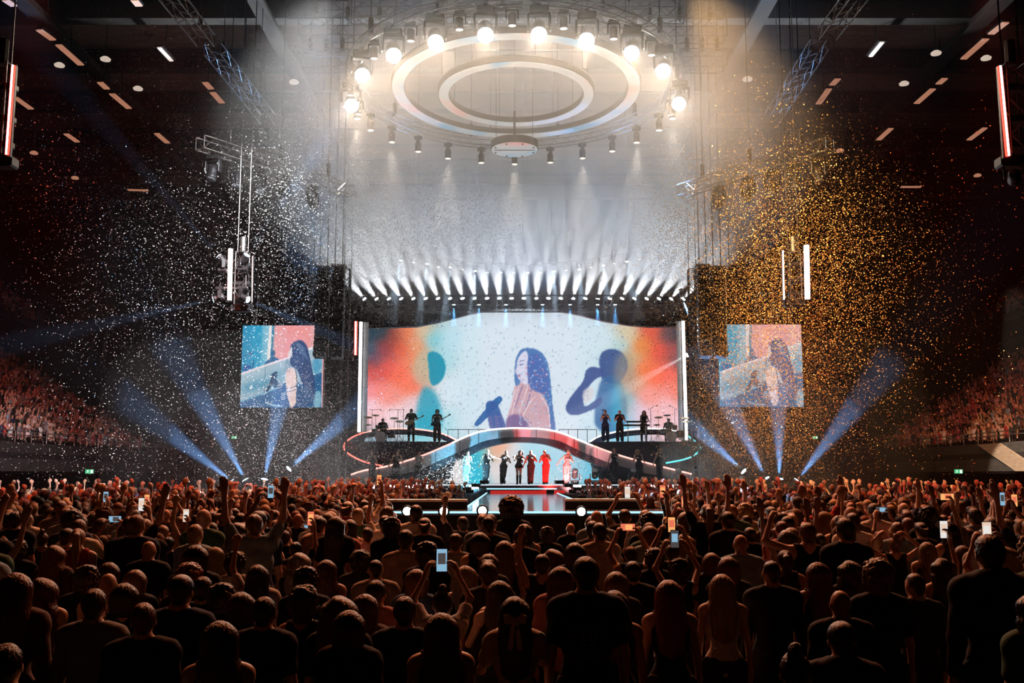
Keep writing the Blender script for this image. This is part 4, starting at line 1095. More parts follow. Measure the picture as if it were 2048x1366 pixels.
# ------------------------------------------------------------------ people: smooth bodies grown from tapered limbs
class SDF:
    def __init__(s, lo, hi, vox):
        s.vox = vox; s.lo = np.array(lo, float) - 2 * vox
        n = np.ceil((np.array(hi, float) + 2 * vox - s.lo) / vox).astype(int) + 1
        s.n = n; s.Fd = np.full(n, 1.0, np.float32)
        s.ax = [s.lo[i] + vox * np.arange(n[i]) for i in range(3)]
    def _win(s, lo, hi):
        a = [max(0, int((lo[i] - s.lo[i]) / s.vox)) for i in range(3)]; b = [min(s.n[i], int((hi[i] - s.lo[i]) / s.vox) + 2) for i in range(3)]
        if any(a[i] >= b[i] for i in range(3)): return None
        sl = tuple(slice(a[i], b[i]) for i in range(3))
        X = s.ax[0][sl[0]][:, None, None]; Y = s.ax[1][sl[1]][None, :, None]; Z = s.ax[2][sl[2]][None, None, :]
        return sl, X, Y, Z
    def _mix(s, sl, d, k, op='u'):
        f = s.Fd[sl]; d = d.astype(np.float32)
        if op == 'u':
            h = np.maximum(k - np.abs(f - d), 0) / k; s.Fd[sl] = np.minimum(f, d) - h * h * k * .25
        else:
            h = np.maximum(k - np.abs(f + d), 0) / k; s.Fd[sl] = np.maximum(f, -d) + h * h * k * .25
    def cap(s, a, ra, b, rb, k=.02, sy=1.0, op='u'):
        a = np.array(a, float); b = np.array(b, float); m = max(ra, rb) + k + 2 * s.vox
        w = s._win(np.minimum(a, b) - m, np.maximum(a, b) + m)
        if w is None: return
        sl, X, Y, Z = w; c = (a[1] + b[1]) / 2
        ay, by = c + (a[1] - c) / sy, c + (b[1] - c) / sy; Yq = c + (Y - c) / sy
        d = np.array([b[0] - a[0], by - ay, b[2] - a[2]]); L = float(d @ d) + 1e-9
        px, py, pz = X - a[0], Yq - ay, Z - a[2]
        t = np.clip((px * d[0] + py * d[1] + pz * d[2]) / L, 0, 1)
        r = np.sqrt((px - t * d[0]) ** 2 + (py - t * d[1]) ** 2 + (pz - t * d[2]) ** 2) - (ra + (rb - ra) * t)
        s._mix(sl, r * (1 + sy) / 2, k, op)
    def ell(s, c, r, k=.02, R=None, op='u'):
        c = np.array(c, float); m = max(r) + k + 2 * s.vox; w = s._win(c - m, c + m)
        if w is None: return
        sl, X, Y, Z = w; x, y, z = X - c[0], Y - c[1], Z - c[2]
        if R is not None:
            x, y, z = (R[0][0] * x + R[1][0] * y + R[2][0] * z), (R[0][1] * x + R[1][1] * y + R[2][1] * z), (R[0][2] * x + R[1][2] * y + R[2][2] * z)
        q = np.sqrt((x / r[0]) ** 2 + (y / r[1]) ** 2 + (z / r[2]) ** 2)
        s._mix(sl, (q - 1) * min(r) * (0.6 + .4 * max(r) / min(r)) if False else (q - 1) * min(r), k, op)
    def clip(s, fun):
        X = s.ax[0][:, None, None]; Y = s.ax[1][None, :, None]; Z = s.ax[2][None, None, :]
        s.Fd = np.maximum(s.Fd, np.broadcast_to(fun(X, Y, Z), s.Fd.shape).astype(np.float32))
    def warp(s, fun):
        X = s.ax[0][:, None, None]; Y = s.ax[1][None, :, None]; Z = s.ax[2][None, None, :]
        s.Fd = s.Fd + np.broadcast_to(fun(X, Y, Z), s.Fd.shape).astype(np.float32)
    def mesh(s):
        """surface nets"""
        Fd = s.Fd; n = s.n; ins = Fd < 0
        c = [Fd[i:n[0] - 1 + i, j:n[1] - 1 + j, k:n[2] - 1 + k] for i in (0, 1) for j in (0, 1) for k in (0, 1)]
        cnt = sum((q < 0).astype(np.int8) for q in c); act = (cnt > 0) & (cnt < 8)
        I = np.argwhere(act); 
        if len(I) == 0: return np.zeros((0, 3)), np.zeros((0, 4), int)
        idx = np.full(act.shape, -1, np.int32); idx[act] = np.arange(len(I))
        vals = np.stack([q[act] for q in c], 1)
        offs = np.array([(i, j, k) for i in (0, 1) for j in (0, 1) for k in (0, 1)], float)
        acc = np.zeros((len(I), 3)); num = np.zeros(len(I))
        for p in range(8):
            for q in range(p + 1, 8):
                if abs(offs[p] - offs[q]).sum() != 1: continue
                a, b = vals[:, p], vals[:, q]; m = (a < 0) != (b < 0)
                t = np.where(m, a / np.where(m, a - b, 1), 0)
                acc += np.where(m[:, None], offs[p] + (offs[q] - offs[p]) * t[:, None], 0); num += m
        V = s.lo + s.vox * (I + acc / num[:, None])
        Fs = []
        for ax in range(3):
            o1, o2 = [(1, 2), (2, 0), (0, 1)][ax]
            sl0 = [slice(None)] * 3; sl1 = [slice(None)] * 3; sl0[ax] = slice(0, n[ax] - 1); sl1[ax] = slice(1, n[ax])
            A, B = ins[tuple(sl0)], ins[tuple(sl1)]
            for sgn, mm in ((1, A & ~B), (-1, ~A & B)):
                E = np.argwhere(mm); E = E[(E[:, o1] > 0) & (E[:, o2] > 0) & (E[:, o1] < n[o1] - 1) & (E[:, o2] < n[o2] - 1)]
                if len(E) == 0: continue
                e1 = np.zeros(3, int); e1[o1] = 1; e2 = np.zeros(3, int); e2[o2] = 1
                q = [E - e1 - e2, E - e2, E, E - e1]
                f = np.stack([idx[tuple(t.T)] for t in q], 1)
                Fs.append(f if sgn > 0 else f[:, ::-1])
        return V, np.concatenate(Fs)
def v3(*a): return np.array(a, float)
def unit(a): a = np.array(a, float); return a / (np.linalg.norm(a) + 1e-9)

def skeleton(p):
    """joint places from a pose description; the figure faces +Y, feet near the origin"""
    g = p.get
    J = {}; fem = g('fem', False)
    hipw = .095; sw = .165 if fem else .185
    sh = v3(*g('shift', (0, 0, 0)))                       # hip sway
    J['pel'] = v3(0, 0, .94) + sh
    lean = v3(*g('lean', (0, 0, 1))); lean = unit(lean)
    J['waist'] = J['pel'] + lean * .14 + v3(*g('bend', (0, 0, 0)))
    up = unit(v3(*g('chest', tuple(lean))))
    J['chest'] = J['waist'] + up * .20; J['nb'] = J['chest'] + up * .19
    hd = unit(v3(*g('headup', tuple(up * .7 + v3(0, .1, .5)))))
    J['head'] = J['nb'] + hd * .155
    side = unit(np.cross(v3(0, 1, 0), up)); tw = g('twist', 0.0)
    side = v3(side[0] * math.cos(tw), side[0] * math.sin(tw), side[2]) if tw else side
    J['side'] = side
    for s, nme in ((-1, 'l'), (1, 'r')):
        shd = J['nb'] - up * .055 + side * (s * sw)
        ua = unit(v3(*g(nme + 'ua', (s * .18, -.02, -1)))); fa = unit(v3(*g(nme + 'fa', (s * .05, .15, -1)))); hn = unit(v3(*g(nme + 'ha', tuple(fa))))
        if ua[2] > .2: shd = shd + up * .035 - side * s * .02
        J[nme + 'sh'] = shd; J[nme + 'el'] = shd + ua * .29; J[nme + 'wr'] = J[nme + 'el'] + fa * .245; J[nme + 'hd'] = hn
        hp = J['pel'] + v3(s * hipw, 0, -.03)
        th = unit(v3(*g(nme + 'th', (s * .06, .0, -1)))); sn = unit(v3(*g(nme + 'sn', (0, -.04, -1))))
        kn = hp + th * .43; an = kn + sn * .41
        J[nme + 'hip'] = hp; J[nme + 'kn'] = kn; J[nme + 'an'] = an
        J[nme + 'toe'] = an + v3(*g(nme + 'ft', (s * .03, .16, -.05)))
    y = g('yaw', 0.0); q = g('pitch', 0.0)
    Rz = np.array([[math.cos(y), -math.sin(y), 0], [math.sin(y), math.cos(y), 0], [0, 0, 1]])
    Rx = np.array([[1, 0, 0], [0, math.cos(q), -math.sin(q)], [0, math.sin(q), math.cos(q)]])
    J['R'] = Rz @ Rx; J['fem'] = fem; J['p'] = p
    return J
def bounds(J, pad=.2):
    P = np.array([v for k, v in J.items() if k not in ('R', 'fem', 'p', 'side') and not k.endswith('hd') or k == 'head'])
    P = np.vstack([P, J['lwr'] + J['lhd'] * .12, J['rwr'] + J['rhd'] * .12])
    return P.min(0) - pad, P.max(0) + pad
def torso(S, J, e=0.0, k=.05):
    f = J['fem']; sd = J['side']; w, c, n, p = J['waist'], J['chest'], J['nb'], J['pel']
    S.cap(J['lsh'] - sd * -.02, .058 + e, J['rsh'] - sd * .02, .058 + e, k, .9)
    S.cap(c - sd * .05, (.098 if f else .13) + e, c + sd * .05, (.098 if f else .13) + e, k, .74)
    S.cap(c, (.098 if f else .128) + e, w, (.096 if f else .125) + e, k, .76)
    S.cap(w, (.094 if f else .122) + e, p, (.125 if f else .13) + e, k, .78)
    S.cap(p - sd * .05, (.125 if f else .12) + e, p + sd * .05, (.125 if f else .12) + e, k, .8)
    if f:
        for s in (-1, 1): S.cap(c + sd * (.065 * s) + v3(0, .07, .01), .055 + e, c + sd * (.065 * s) + v3(0, .085, 0), .05 + e, .03)
    for q in ('lsh', 'rsh'): S.cap(n + v3(0, -.015, .04), .045 + e * .6, J[q], .052 + e, .05)
def hand(S, J, s, vox):
    w, d = J[s + 'wr'], J[s + 'hd']; cv = J['p'].get(s + 'grip', .35)
    sgn = -1 if s == 'l' else 1
    pn = J['p'].get(s + 'palm', None)
    pn = unit(v3(*pn)) if pn is not None else unit(v3(-sgn * .9, .45, .05))
    pn = unit(pn - d * float(pn @ d)); ac = np.cross(d, pn)      # across the palm
    thumb = J['p'].get(s + 'thumb', None)
    if thumb is not None and float(v3(*thumb) @ ac) < 0: ac = -ac
    R = np.stack([ac, pn, d], 1)
    rmin = max(.0088, vox * .95)
    S.ell(w + d * .055, (.040, .017 + vox * .3, .056), .014, R)
    S.cap(w - d * .01, .026, w + d * .03, .026, .02)
    for i, (o, L) in enumerate(((.030, .072), (.011, .082), (-.009, .077), (-.028, .060))):
        b0 = w + d * (.092 - .006 * abs(i - 1)) + ac * o * (1.0 + vox * 12)
        c = cv * (1 + .12 * i); sp = ac * o * .35
        d1 = unit(d * math.cos(c) + pn * math.sin(c) + sp); m1 = b0 + d1 * L * .5
        d2 = unit(d * math.cos(2.1 * c) + pn * math.sin(2.1 * c) + sp * .5); m2 = m1 + d2 * L * .32; d3 = unit(d * math.cos(3 * c) + pn * math.sin(3 * c)); m3 = m2 + d3 * L * .22
        S.cap(b0 - d * .012, rmin + .001, m1, rmin, .004); S.cap(m1, rmin, m2, rmin * .95, .003); S.cap(m2, rmin * .95, m3, rmin * .85, .003)
    t0 = w + d * .028 + ac * .030; t1 = t0 + unit(ac * .85 + d * .75 + pn * (.1 + cv * .5)) * .040; t2 = t1 + unit(ac * (.45 - .3 * cv) + d * .9 + pn * (.1 + cv * .7)) * .034
    S.cap(t0, rmin * 1.35, t1, rmin * 1.15, .008); S.cap(t1, rmin * 1.15, t2, rmin, .004)
def head_sdf(S, c, R, fem, vox):
    q = lambda x, y, z: c + R @ v3(x, y, z)
    S.ell(q(0, -.012, .018), (.076, .094, .092), .02, R)
    S.ell(q(0, .022, -.022), (.062, .070, .088), .025, R)
    S.cap(q(0, .03, -.06), .048, q(0, .058, -.088), .026 if fem else .030, .025)
    if vox < .03:
        S.cap(q(0, .092, .012), .0085, q(0, .108, -.022), .0115, .010)
        for s in (-1, 1):
            S.ell(q(s * .078, -.004, -.012), (.012, .018, .031), .008, R)
            S.ell(q(s * .031, .098, .012), (.018, .012, .011), .012, R, op='s')
            S.ell(q(s * .031, .079, .011), (.0125, .0125, .0115), .003, R)
            S.cap(q(s * .012, .091, .032), .008, q(s * .045, .083, .033), .006, .010)
        S.cap(q(-.018, .083, -.052), .008, q(.018, .083, -.052), .008, .006)
def body_mesh(J, vox, fingers=True, zcut=None):
    lo, hi = bounds(J); 
    if zcut: lo[2] = zcut - .05
    S = SDF(lo, hi, vox); f = J['fem']
    torso(S, J); c = J['head']; R = J['R']
    S.cap(J['nb'] + v3(0, -.01, -.03), .056 if not f else .048, c + R @ v3(0, -.022, -.06), .052 if not f else .045, .035)
    head_sdf(S, c, R, f, vox)
    k = .85 if f else 1.0; mn = vox * .9
    for s in 'lr':
        S.cap(J[s + 'sh'], .052 * k, J[s + 'el'], max(.037 * k, mn), .035); S.cap(J[s + 'el'], max(.038 * k, mn), J[s + 'wr'], max(.025 * k, mn), .02)
        if fingers: hand(S, J, s, vox)
        else: S.cap(J[s + 'wr'], max(.03, mn), J[s + 'wr'] + J[s + 'hd'] * .13, max(.028, mn), .02)
        if zcut is None:
            S.cap(J[s + 'hip'], .088, J[s + 'kn'], .054, .05); S.cap(J[s + 'kn'] , .054, J[s + 'kn'] * .55 + J[s + 'an'] * .45 + v3(0, -.01, 0), .054, .03)
            S.cap(J[s + 'kn'] * .55 + J[s + 'an'] * .45, .052, J[s + 'an'], .036, .03)
            S.cap(J[s + 'an'] + v3(0, -.03, -.045), .036, J[s + 'toe'], .032, .03)
    if zcut: S.clip(lambda X, Y, Z: zcut - Z + 0 * X + 0 * Y)
    V, Q = S.mesh(); fc = V[Q].mean(1)
    # material: 0 skin, 1 eyes, 2 lips
    mi = np.zeros(len(Q), int)
    if vox < .025:
        L = (fc - c) @ R
        for s in (-1, 1): mi[(np.abs(L[:, 0] - s * .031) < .012) & (np.abs(L[:, 2] - .011) < .007) & (L[:, 1] > .07)] = 1
        mi[(np.abs(L[:, 0]) < .024) & (np.abs(L[:, 2] + .052) < .009) & (L[:, 1] > .075)] = 2
    return V, Q, mi
def wob(X, Y, Z, a, f, sd=0.0):
    return a * (np.sin(f * X * 1.3 + 2.1 * np.sin(f * .7 * Z + sd) + sd) * np.sin(f * Y * 1.1 + 1.7 * np.sin(f * .6 * X + 1.3 * sd)) + .6 * np.sin(f * .9 * Z + 2 * np.sin(f * .8 * Y + sd)))
def top_mesh(J, vox, kind='tee', zcut=None):
    """tee, tank, long, dress"""
    lo, hi = bounds(J)
    lo[2] = max(lo[2], J['pel'][2] - .25); 
    if zcut: lo[2] = max(lo[2], zcut - .02)
    S = SDF(lo, hi, vox); e = .020 if kind != 'tank' else .014
    torso(S, J, e)
    if kind in ('tee', 'long', 'hoodie'):
        fr = .62 if kind == 'tee' else 1.0; f = J['fem']
        for s in 'lr':
            a, b, w = J[s + 'sh'], J[s + 'el'], J[s + 'wr']
            S.cap(a, .064, a + (b - a) * fr, .058 if kind == 'tee' else .05, .03)
            if fr == 1.0: S.cap(b, .05, b + (w - b) * .9, max(.036, vox), .03)
        if kind == 'hoodie': S.cap(J['nb'] + v3(-.05, -.07, .02), .06, J['nb'] + v3(.05, -.07, .02), .06, .05)
    if kind == 'tank':
        n = J['nb']; sd = J['side']; up = unit(J['nb'] - J['chest'])
        for s in (-1, 1): S.ell(n + sd * (s * .21) - up * .03, (.085, .16, .10), .02, op='s')
    n = J['nb']; up = unit(J['nb'] - J['chest'])
    S.ell(n + up * .075 + v3(0, .02, 0), (.085, .10, .075) if kind != 'tank' else (.09, .13, .12), .012, op='s')
    if kind != 'tank': S.warp(lambda X, Y, Z: wob(X, Y, Z, .0032, 34 if vox < .02 else 20))
    zb = J['pel'][2] - (.10 if kind not in ('crop',) else -.1)
    S.clip(lambda X, Y, Z: zb - Z + 0 * X + 0 * Y)
    if zcut: S.clip(lambda X, Y, Z: zcut - Z + 0 * X + 0 * Y)
    return S.mesh()
def pants_mesh(J, vox, wide=0.0, short=False):
    lo, hi = bounds(J); hi[2] = J['pel'][2] + .12
    S = SDF(lo, hi, vox); e = .010; sd = J['side']; p = J['pel']
    S.cap(J['waist'], .112 + e if J['fem'] else .135 + e, p, .128 + e, .05, .8); S.cap(p - sd * .05, .125 + e, p + sd * .05, .125 + e, .05, .8)
    for s in 'lr':
        S.cap(J[s + 'hip'], .098 + e, J[s + 'kn'], .070 + e + wide * .5, .05)
        if not short: S.cap(J[s + 'kn'], .072 + e + wide * .5, J[s + 'an'] + v3(0, 0, .01), .058 + wide, .03)
    zt = p[2] + .08
    S.clip(lambda X, Y, Z: Z - zt + 0 * X + 0 * Y)
    if not short:
        zb = min(J['lan'][2], J['ran'][2]) - .04; S.clip(lambda X, Y, Z: zb - Z + 0 * X + 0 * Y)
    S.warp(lambda X, Y, Z: wob(X, Y, Z, .004, 28))
    return S.mesh()
def shoes_mesh(J, vox, boots=False):
    lo, hi = bounds(J); hi[2] = .62 if boots else .3
    S = SDF(lo, hi, vox)
    for s in 'lr':
        S.cap(J[s + 'an'] + v3(0, -.035, -.05), .044, J[s + 'toe'], .04, .02); S.cap(J[s + 'an'] + v3(0, 0, -.02), .046, J[s + 'an'] + v3(0, 0, .05), .046, .02)
        if boots: S.cap(J[s + 'an'], .05, J[s + 'kn'] + v3(0, 0, -.06), .066, .03)
    return S.mesh()
def hair_mesh(kind, vox, seed=0):
    """centred on the head, facing +Y"""
    S = SDF((-.24, -.26, -.62 if kind in ('long', 'wavy', 'pony') else -.26), (.24, .2, .3), vox)
    z = lambda *a: v3(*a)
    if kind == 'cap':
        S.ell(z(0, -.012, .03), (.089, .108, .095), .02); S.clip(lambda X, Y, Z: .015 + .1 * (-Y - .02) * .2 - Z + 0 * X)
        S.cap(z(-.045, .10, .045), .018, z(.045, .10, .045), .018, .02, 1.0); S.cap(z(0, .10, .045), .04, z(0, .15, .035), .035, .03); S.clip(lambda X, Y, Z: np.where(Y > .095, np.abs(Z - .04 + (Y - .1) * .25) - .011, -1) + 0 * X)
        return S.mesh()
    if kind == 'beanie':
        S.ell(z(0, -.016, .04), (.092, .112, .105), .02); S.clip(lambda X, Y, Z: .0 - Z + .0 * X + 0 * Y); S.warp(lambda X, Y, Z: .003 * np.sin(np.arctan2(Y, X) * 40) + 0 * Z); return S.mesh()
    S.ell(z(0, -.016, .022), (.086 + (.006 if kind in ('bob', 'long', 'wavy') else 0), .106, .103), .02)
    hl = .055                                              # hairline height at the forehead
    if kind in ('short', 'crop', 'quiff'):
        if kind == 'quiff': S.cap(z(-.03, .05, .105), .035, z(.03, .05, .105), .035, .03)
        S.cap(z(0, -.07, -.03), .05, z(0, -.06, -.065), .04, .02)
        S.clip(lambda X, Y, Z: np.minimum(Y + .0, hl - Z) + 0 * X)
        S.clip(lambda X, Y, Z: np.minimum(Y + .055, -.01 - Z) + 0 * X)
        S.clip(lambda X, Y, Z: -.085 - Z + 0 * X + 0 * Y)
        if kind == 'crop': S.warp(lambda X, Y, Z: .010 + 0 * X + 0 * Y + 0 * Z)
    elif kind == 'bob':
        S.cap(z(-.03, -.03, 0), .092, z(-.035, -.035, -.10), .075, .03); S.cap(z(.03, -.03, 0), .092, z(.035, -.035, -.10), .075, .03)
        S.clip(lambda X, Y, Z: np.minimum(Y - .045, hl - Z) + 0 * X); S.clip(lambda X, Y, Z: -.155 - Z + 0 * X + 0 * Y)
    elif kind in ('long', 'wavy'):
        L = -.40 if kind == 'long' else -.32; w = .0 if kind == 'long' else .02
        S.cap(z(-.03, -.035, 0), .090 + w, z(-.05, -.07, -.2), .075 + w, .03); S.cap(z(.03, -.035, 0), .090 + w, z(.05, -.07, -.2), .075 + w, .03)
        S.cap(z(-.05, -.07, -.18), .075 + w, z(-.055, -.10, L), .05 + w, .04); S.cap(z(.05, -.07, -.18), .075 + w, z(.055, -.10, L), .05 + w, .04); S.cap(z(0, -.08, -.1), .07, z(0, -.11, L - .03), .05, .04)
        S.clip(lambda X, Y, Z: np.minimum(Y - .035, hl - Z) + 0 * X); S.clip(lambda X, Y, Z: np.minimum(Y + .02, -.11 - Z) + 0 * X)
    elif kind in ('curly', 'afro'):
        g = .02 if kind == 'curly' else .06
        S.ell(z(0, -.025, .035), (.10 + g, .118 + g, .112 + g), .02)
        if kind == 'curly': S.cap(z(0, -.05, -.02), .085, z(0, -.055, -.07), .075, .03)
        S.clip(lambda X, Y, Z: np.minimum(Y - .03, hl - .0 - Z) + 0 * X)
    elif kind == 'bun':
        S.cap(z(0, -.07, -.02), .05, z(0, -.06, -.06), .035, .02); S.cap(z(0, -.06, .125), .042, z(0, -.05, .14), .04, .015)
        S.clip(lambda X, Y, Z: np.minimum(Y - .015, hl - Z) + 0 * X); S.clip(lambda X, Y, Z: np.minimum(Y + .04, -.02 - Z) + 0 * X)
    elif kind == 'pony':
        S.cap(z(0, -.10, .06), .03, z(0, -.145, .04), .034, .02); S.cap(z(0, -.145, .04), .036, z(0, -.15, -.12), .045, .02); S.cap(z(0, -.15, -.12), .045, z(0, -.14, -.33), .022, .02)
        S.clip(lambda X, Y, Z: np.minimum(Y - .015, hl - Z) + 0 * X); S.clip(lambda X, Y, Z: np.where(Z > -.2, np.minimum(Y + .05, -.03 - Z), -1) + 0 * X)
    if kind in ('curly', 'afro'):
        S.warp(lambda X, Y, Z: wob(X, Y, Z, .0085, 85 if vox < .012 else 60, seed) + wob(X, Y, Z, .006, 40, seed + 2))
    elif vox < .02:
        A = .0026 if kind not in ('crop',) else .001
        S.warp(lambda X, Y, Z: A * np.sin(np.arctan2(X, -Y - .0) * 34 + 3 * np.sin(Z * 18 + seed) + 2.0 * np.sin(np.arctan2(X, -Y) * 7 + seed)) + (0.006 * np.sin(Z * 42 + X * 30 + seed) if kind == 'wavy' else 0) + .003 * np.sin(X * 30 + seed) * np.sin(Z * 22))
    return S.mesh()

# ------------------------------------------------------------------ people materials
def skin_mat(name, c):
    m = mat(name, c, .5, 0, noise=(60, .08, (1, 1, 1)), spec=.35); b = m.node_tree.nodes['Principled BSDF']
    b.inputs['Subsurface Weight'].default_value = 0.0; return m
def hair_mat(name, c, rough=.36):
    m = bpy.data.materials.new(name); m.use_nodes = True; nt = m.node_tree; b = nt.nodes['Principled BSDF']
    b.inputs['Roughness'].default_value = rough; b.inputs['Specular IOR Level'].default_value = .55; b.inputs['Anisotropic'].default_value = .5
    tc = nt.nodes.new('ShaderNodeTexCoord'); mp = nt.nodes.new('ShaderNodeMapping'); mp.inputs['Scale'].default_value = (150, 60, 7)
    n = nt.nodes.new('ShaderNodeTexNoise'); n.inputs['Scale'].default_value = 1.0; n.inputs['Detail'].default_value = 3; n.inputs['Distortion'].default_value = .6
    cr = nt.nodes.new('ShaderNodeValToRGB'); cr.color_ramp.elements[0].position = .3; cr.color_ramp.elements[1].position = .72
    cr.color_ramp.elements[0].color = (*[x * .45 for x in c], 1); cr.color_ramp.elements[1].color = (*[min(1, x * 1.5) for x in c], 1)
    bp = nt.nodes.new('ShaderNodeBump'); bp.inputs['Strength'].default_value = 1.0; bp.inputs['Distance'].default_value = .009
    nt.links.new(tc.outputs['Object'], mp.inputs['Vector']); nt.links.new(mp.outputs['Vector'], n.inputs['Vector']); nt.links.new(n.outputs['Fac'], cr.inputs['Fac'])
    nt.links.new(cr.outputs['Color'], b.inputs['Base Color']); nt.links.new(n.outputs['Fac'], bp.inputs['Height']); nt.links.new(bp.outputs['Normal'], b.inputs['Normal'])
    return m
def cloth_mat(name, c): return mat(name, c, .85, 0, noise=(14, .12, (1, 1, 1)), bump=.25, spec=.2)
SKINC = [(.62, .40, .30), (.55, .33, .23), (.42, .24, .16), (.24, .12, .08), (.12, .06, .04)]
HAIRC = dict(black=(.012, .010, .010), dark=(.03, .018, .012), brown=(.08, .04, .022), auburn=(.16, .055, .028), light=(.26, .15, .08), blond=(.48, .32, .17), red=(.36, .07, .02), grey=(.38, .36, .34), white=(.6, .56, .5))
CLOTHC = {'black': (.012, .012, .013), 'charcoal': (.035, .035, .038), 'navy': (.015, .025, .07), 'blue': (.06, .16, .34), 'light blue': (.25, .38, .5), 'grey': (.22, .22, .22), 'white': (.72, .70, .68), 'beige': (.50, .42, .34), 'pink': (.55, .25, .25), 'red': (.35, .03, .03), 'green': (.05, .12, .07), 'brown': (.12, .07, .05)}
def by_object(m):
    """the colour is the object's own; grain stays from the noise"""
    nt = m.node_tree; b = nt.nodes['Principled BSDF']; oi = nt.nodes.new('ShaderNodeObjectInfo'); mx = nt.nodes.new('ShaderNodeMix'); mx.data_type = 'RGBA'; mx.blend_type = 'MULTIPLY'; mx.inputs[0].default_value = 1
    l = b.inputs['Base Color'].links[0].from_socket
    nt.links.new(oi.outputs['Color'], mx.inputs[6]); nt.links.new(l, mx.inputs[7]); nt.links.new(mx.outputs[2], b.inputs['Base Color']); return m
SKIN_M = by_object(skin_mat('skin', (.98, .98, .98))); HAIR_M = by_object(hair_mat('hair', (.75, .75, .75))); CLOTH_M = by_object(cloth_mat('cloth', (.95, .95, .95)))
def paint(o, c): o.color = (*c, 1)
EYE = mat('eye_dark', (.03, .02, .02), .2); LIP = mat('lips', (.35, .10, .09), .4)

# ------------------------------------------------------------------ crowd poses
def PZ(**k): return k
POSES = {
    'rest': PZ(),
    'phone_both': PZ(lua=(-.35, .62, .72), lfa=(.45, .35, .85), rua=(.35, .62, .72), rfa=(-.45, .35, .85), lha=(.25, .1, 1), rha=(-.25, .1, 1), lgrip=.65, rgrip=.65, lpalm=(1, .3, 0), rpalm=(-1, .3, 0)),
    'phone_front': PZ(lua=(-.3, .5, -.75), lfa=(.42, .55, .8), rua=(.3, .5, -.75), rfa=(-.42, .55, .8), lha=(.25, .2, 1), rha=(-.25, .2, 1), lgrip=.65, rgrip=.65, lpalm=(1, .3, 0), rpalm=(-1, .3, 0)),
    'phone_right': PZ(rua=(.3, .45, .85), rfa=(-.12, .2, 1), rha=(-.05, .1, 1), rgrip=.6, rpalm=(-1, .2, 0), lua=(-.2, .1, -1)),
    'fist_left': PZ(lua=(-.42, .25, .9), lfa=(.12, .12, 1), lgrip=1.25, lpalm=(.2, 1, 0), rua=(.2, .1, -1)),
    'wave_right': PZ(rua=(.45, .2, .85), rfa=(.15, .1, 1), rgrip=.15, rpalm=(0, 1, 0), lua=(-.2, .05, -1)),
    'both_up': PZ(lua=(-.4, .2, .9), lfa=(-.05, .15, 1), rua=(.4, .2, .9), rfa=(.05, .15, 1), lgrip=.15, rgrip=.2, lpalm=(0, 1, 0), rpalm=(0, 1, 0)),
    'head_hold': PZ(lua=(-.85, .25, .55), lfa=(.75, .1, .65), rua=(.85, .25, .55), rfa=(-.75, .1, .65), lgrip=.7, rgrip=.7),
    'clap': PZ(lua=(-.3, .45, -.4), lfa=(.5, .5, .75), rua=(.3, .45, -.4), rfa=(-.5, .5, .75), lgrip=.2, rgrip=.2, lpalm=(1, 0, 0), rpalm=(-1, 0, 0)),
    'arm_bent': PZ(lua=(-.92, .1, .35), lfa=(.35, .35, .95), lgrip=.9, rua=(.2, .1, -1)),
}
HEADC = {}
def figure_meshes(pose, fem, top, vox, key):
    J = skeleton(dict(POSES[pose], fem=fem)); HEADC[key] = J['head']
    V, Q, mi = body_mesh(J, vox)
    b = grid_mesh('body', V, Q, [SKIN_M, EYE, LIP], mi)
    V, Q = top_mesh(J, vox * 1.25, top); t = grid_mesh('top', V, Q, [CLOTH_M])
    V, Q = pants_mesh(J, .025); pz = grid_mesh('trousers', V, Q, [CLOTH_M])
    return b, t, pz, J
# ------------------------------------------------------------------ the nearest 300 people in the crowd
ARCH = {}
def arch(pose, fem, top, vox=.0125):
    k = (pose, fem, top)
    if k not in ARCH: ARCH[k] = figure_meshes(pose, fem, top, vox, k)
    return ARCH[k]
HAIRM = {}
def hair_arch(kind, seed=0, vox=.0085):
    k = (kind, seed)
    if k not in HAIRM:
        V, Q = hair_mesh(kind, vox, seed); HAIRM[k] = grid_mesh('hair', V, Q, [HAIR_M])
    return HAIRM[k]
POSE_TXT = dict(rest='arms down', phone_both='filming', phone_front='filming', phone_right='filming one-handed', fist_left='left fist raised', wave_right='waving',
                both_up='both hands up', head_hold='hands over head', clap='hands together', arm_bent='arm bent overhead')
HAIR_TXT = dict(short='short %s hair', crop='cropped %s hair', quiff='swept %s hair', bob='%s bob', long='long %s hair', wavy='wavy %s hair', curly='curly %s hair', afro='huge %s afro', bun='%s hair bun', pony='%s ponytail', cap='%s cap', beanie='%s beanie', bald='shaved head')
LM = [(140, 'at left edge'), (280, 'below left stand'), (400, 'before left beams'), (520, 'under blue beams'), (640, 'below left screen'), (760, 'below red loop'), (880, 'below the guitarist'), (1000, 'below left dancers'),
      (1120, 'below the singer'), (1240, 'below backing singers'), (1360, 'below keyboard player'), (1480, 'below right loudspeakers'), (1600, 'below right screen'), (1720, 'beyond right beams'), (1850, 'below right stand'), (1960, 'below wood panel'), (9999, 'at right edge')]
ROWN = ['nearest', 'second', 'third', 'fourth', 'fifth', 'sixth', 'seventh', 'eighth', 'ninth', 'tenth', 'eleventh', 'twelfth', 'thirteenth', 'fourteenth', 'fifteenth']
USED = {}
PHONES = []
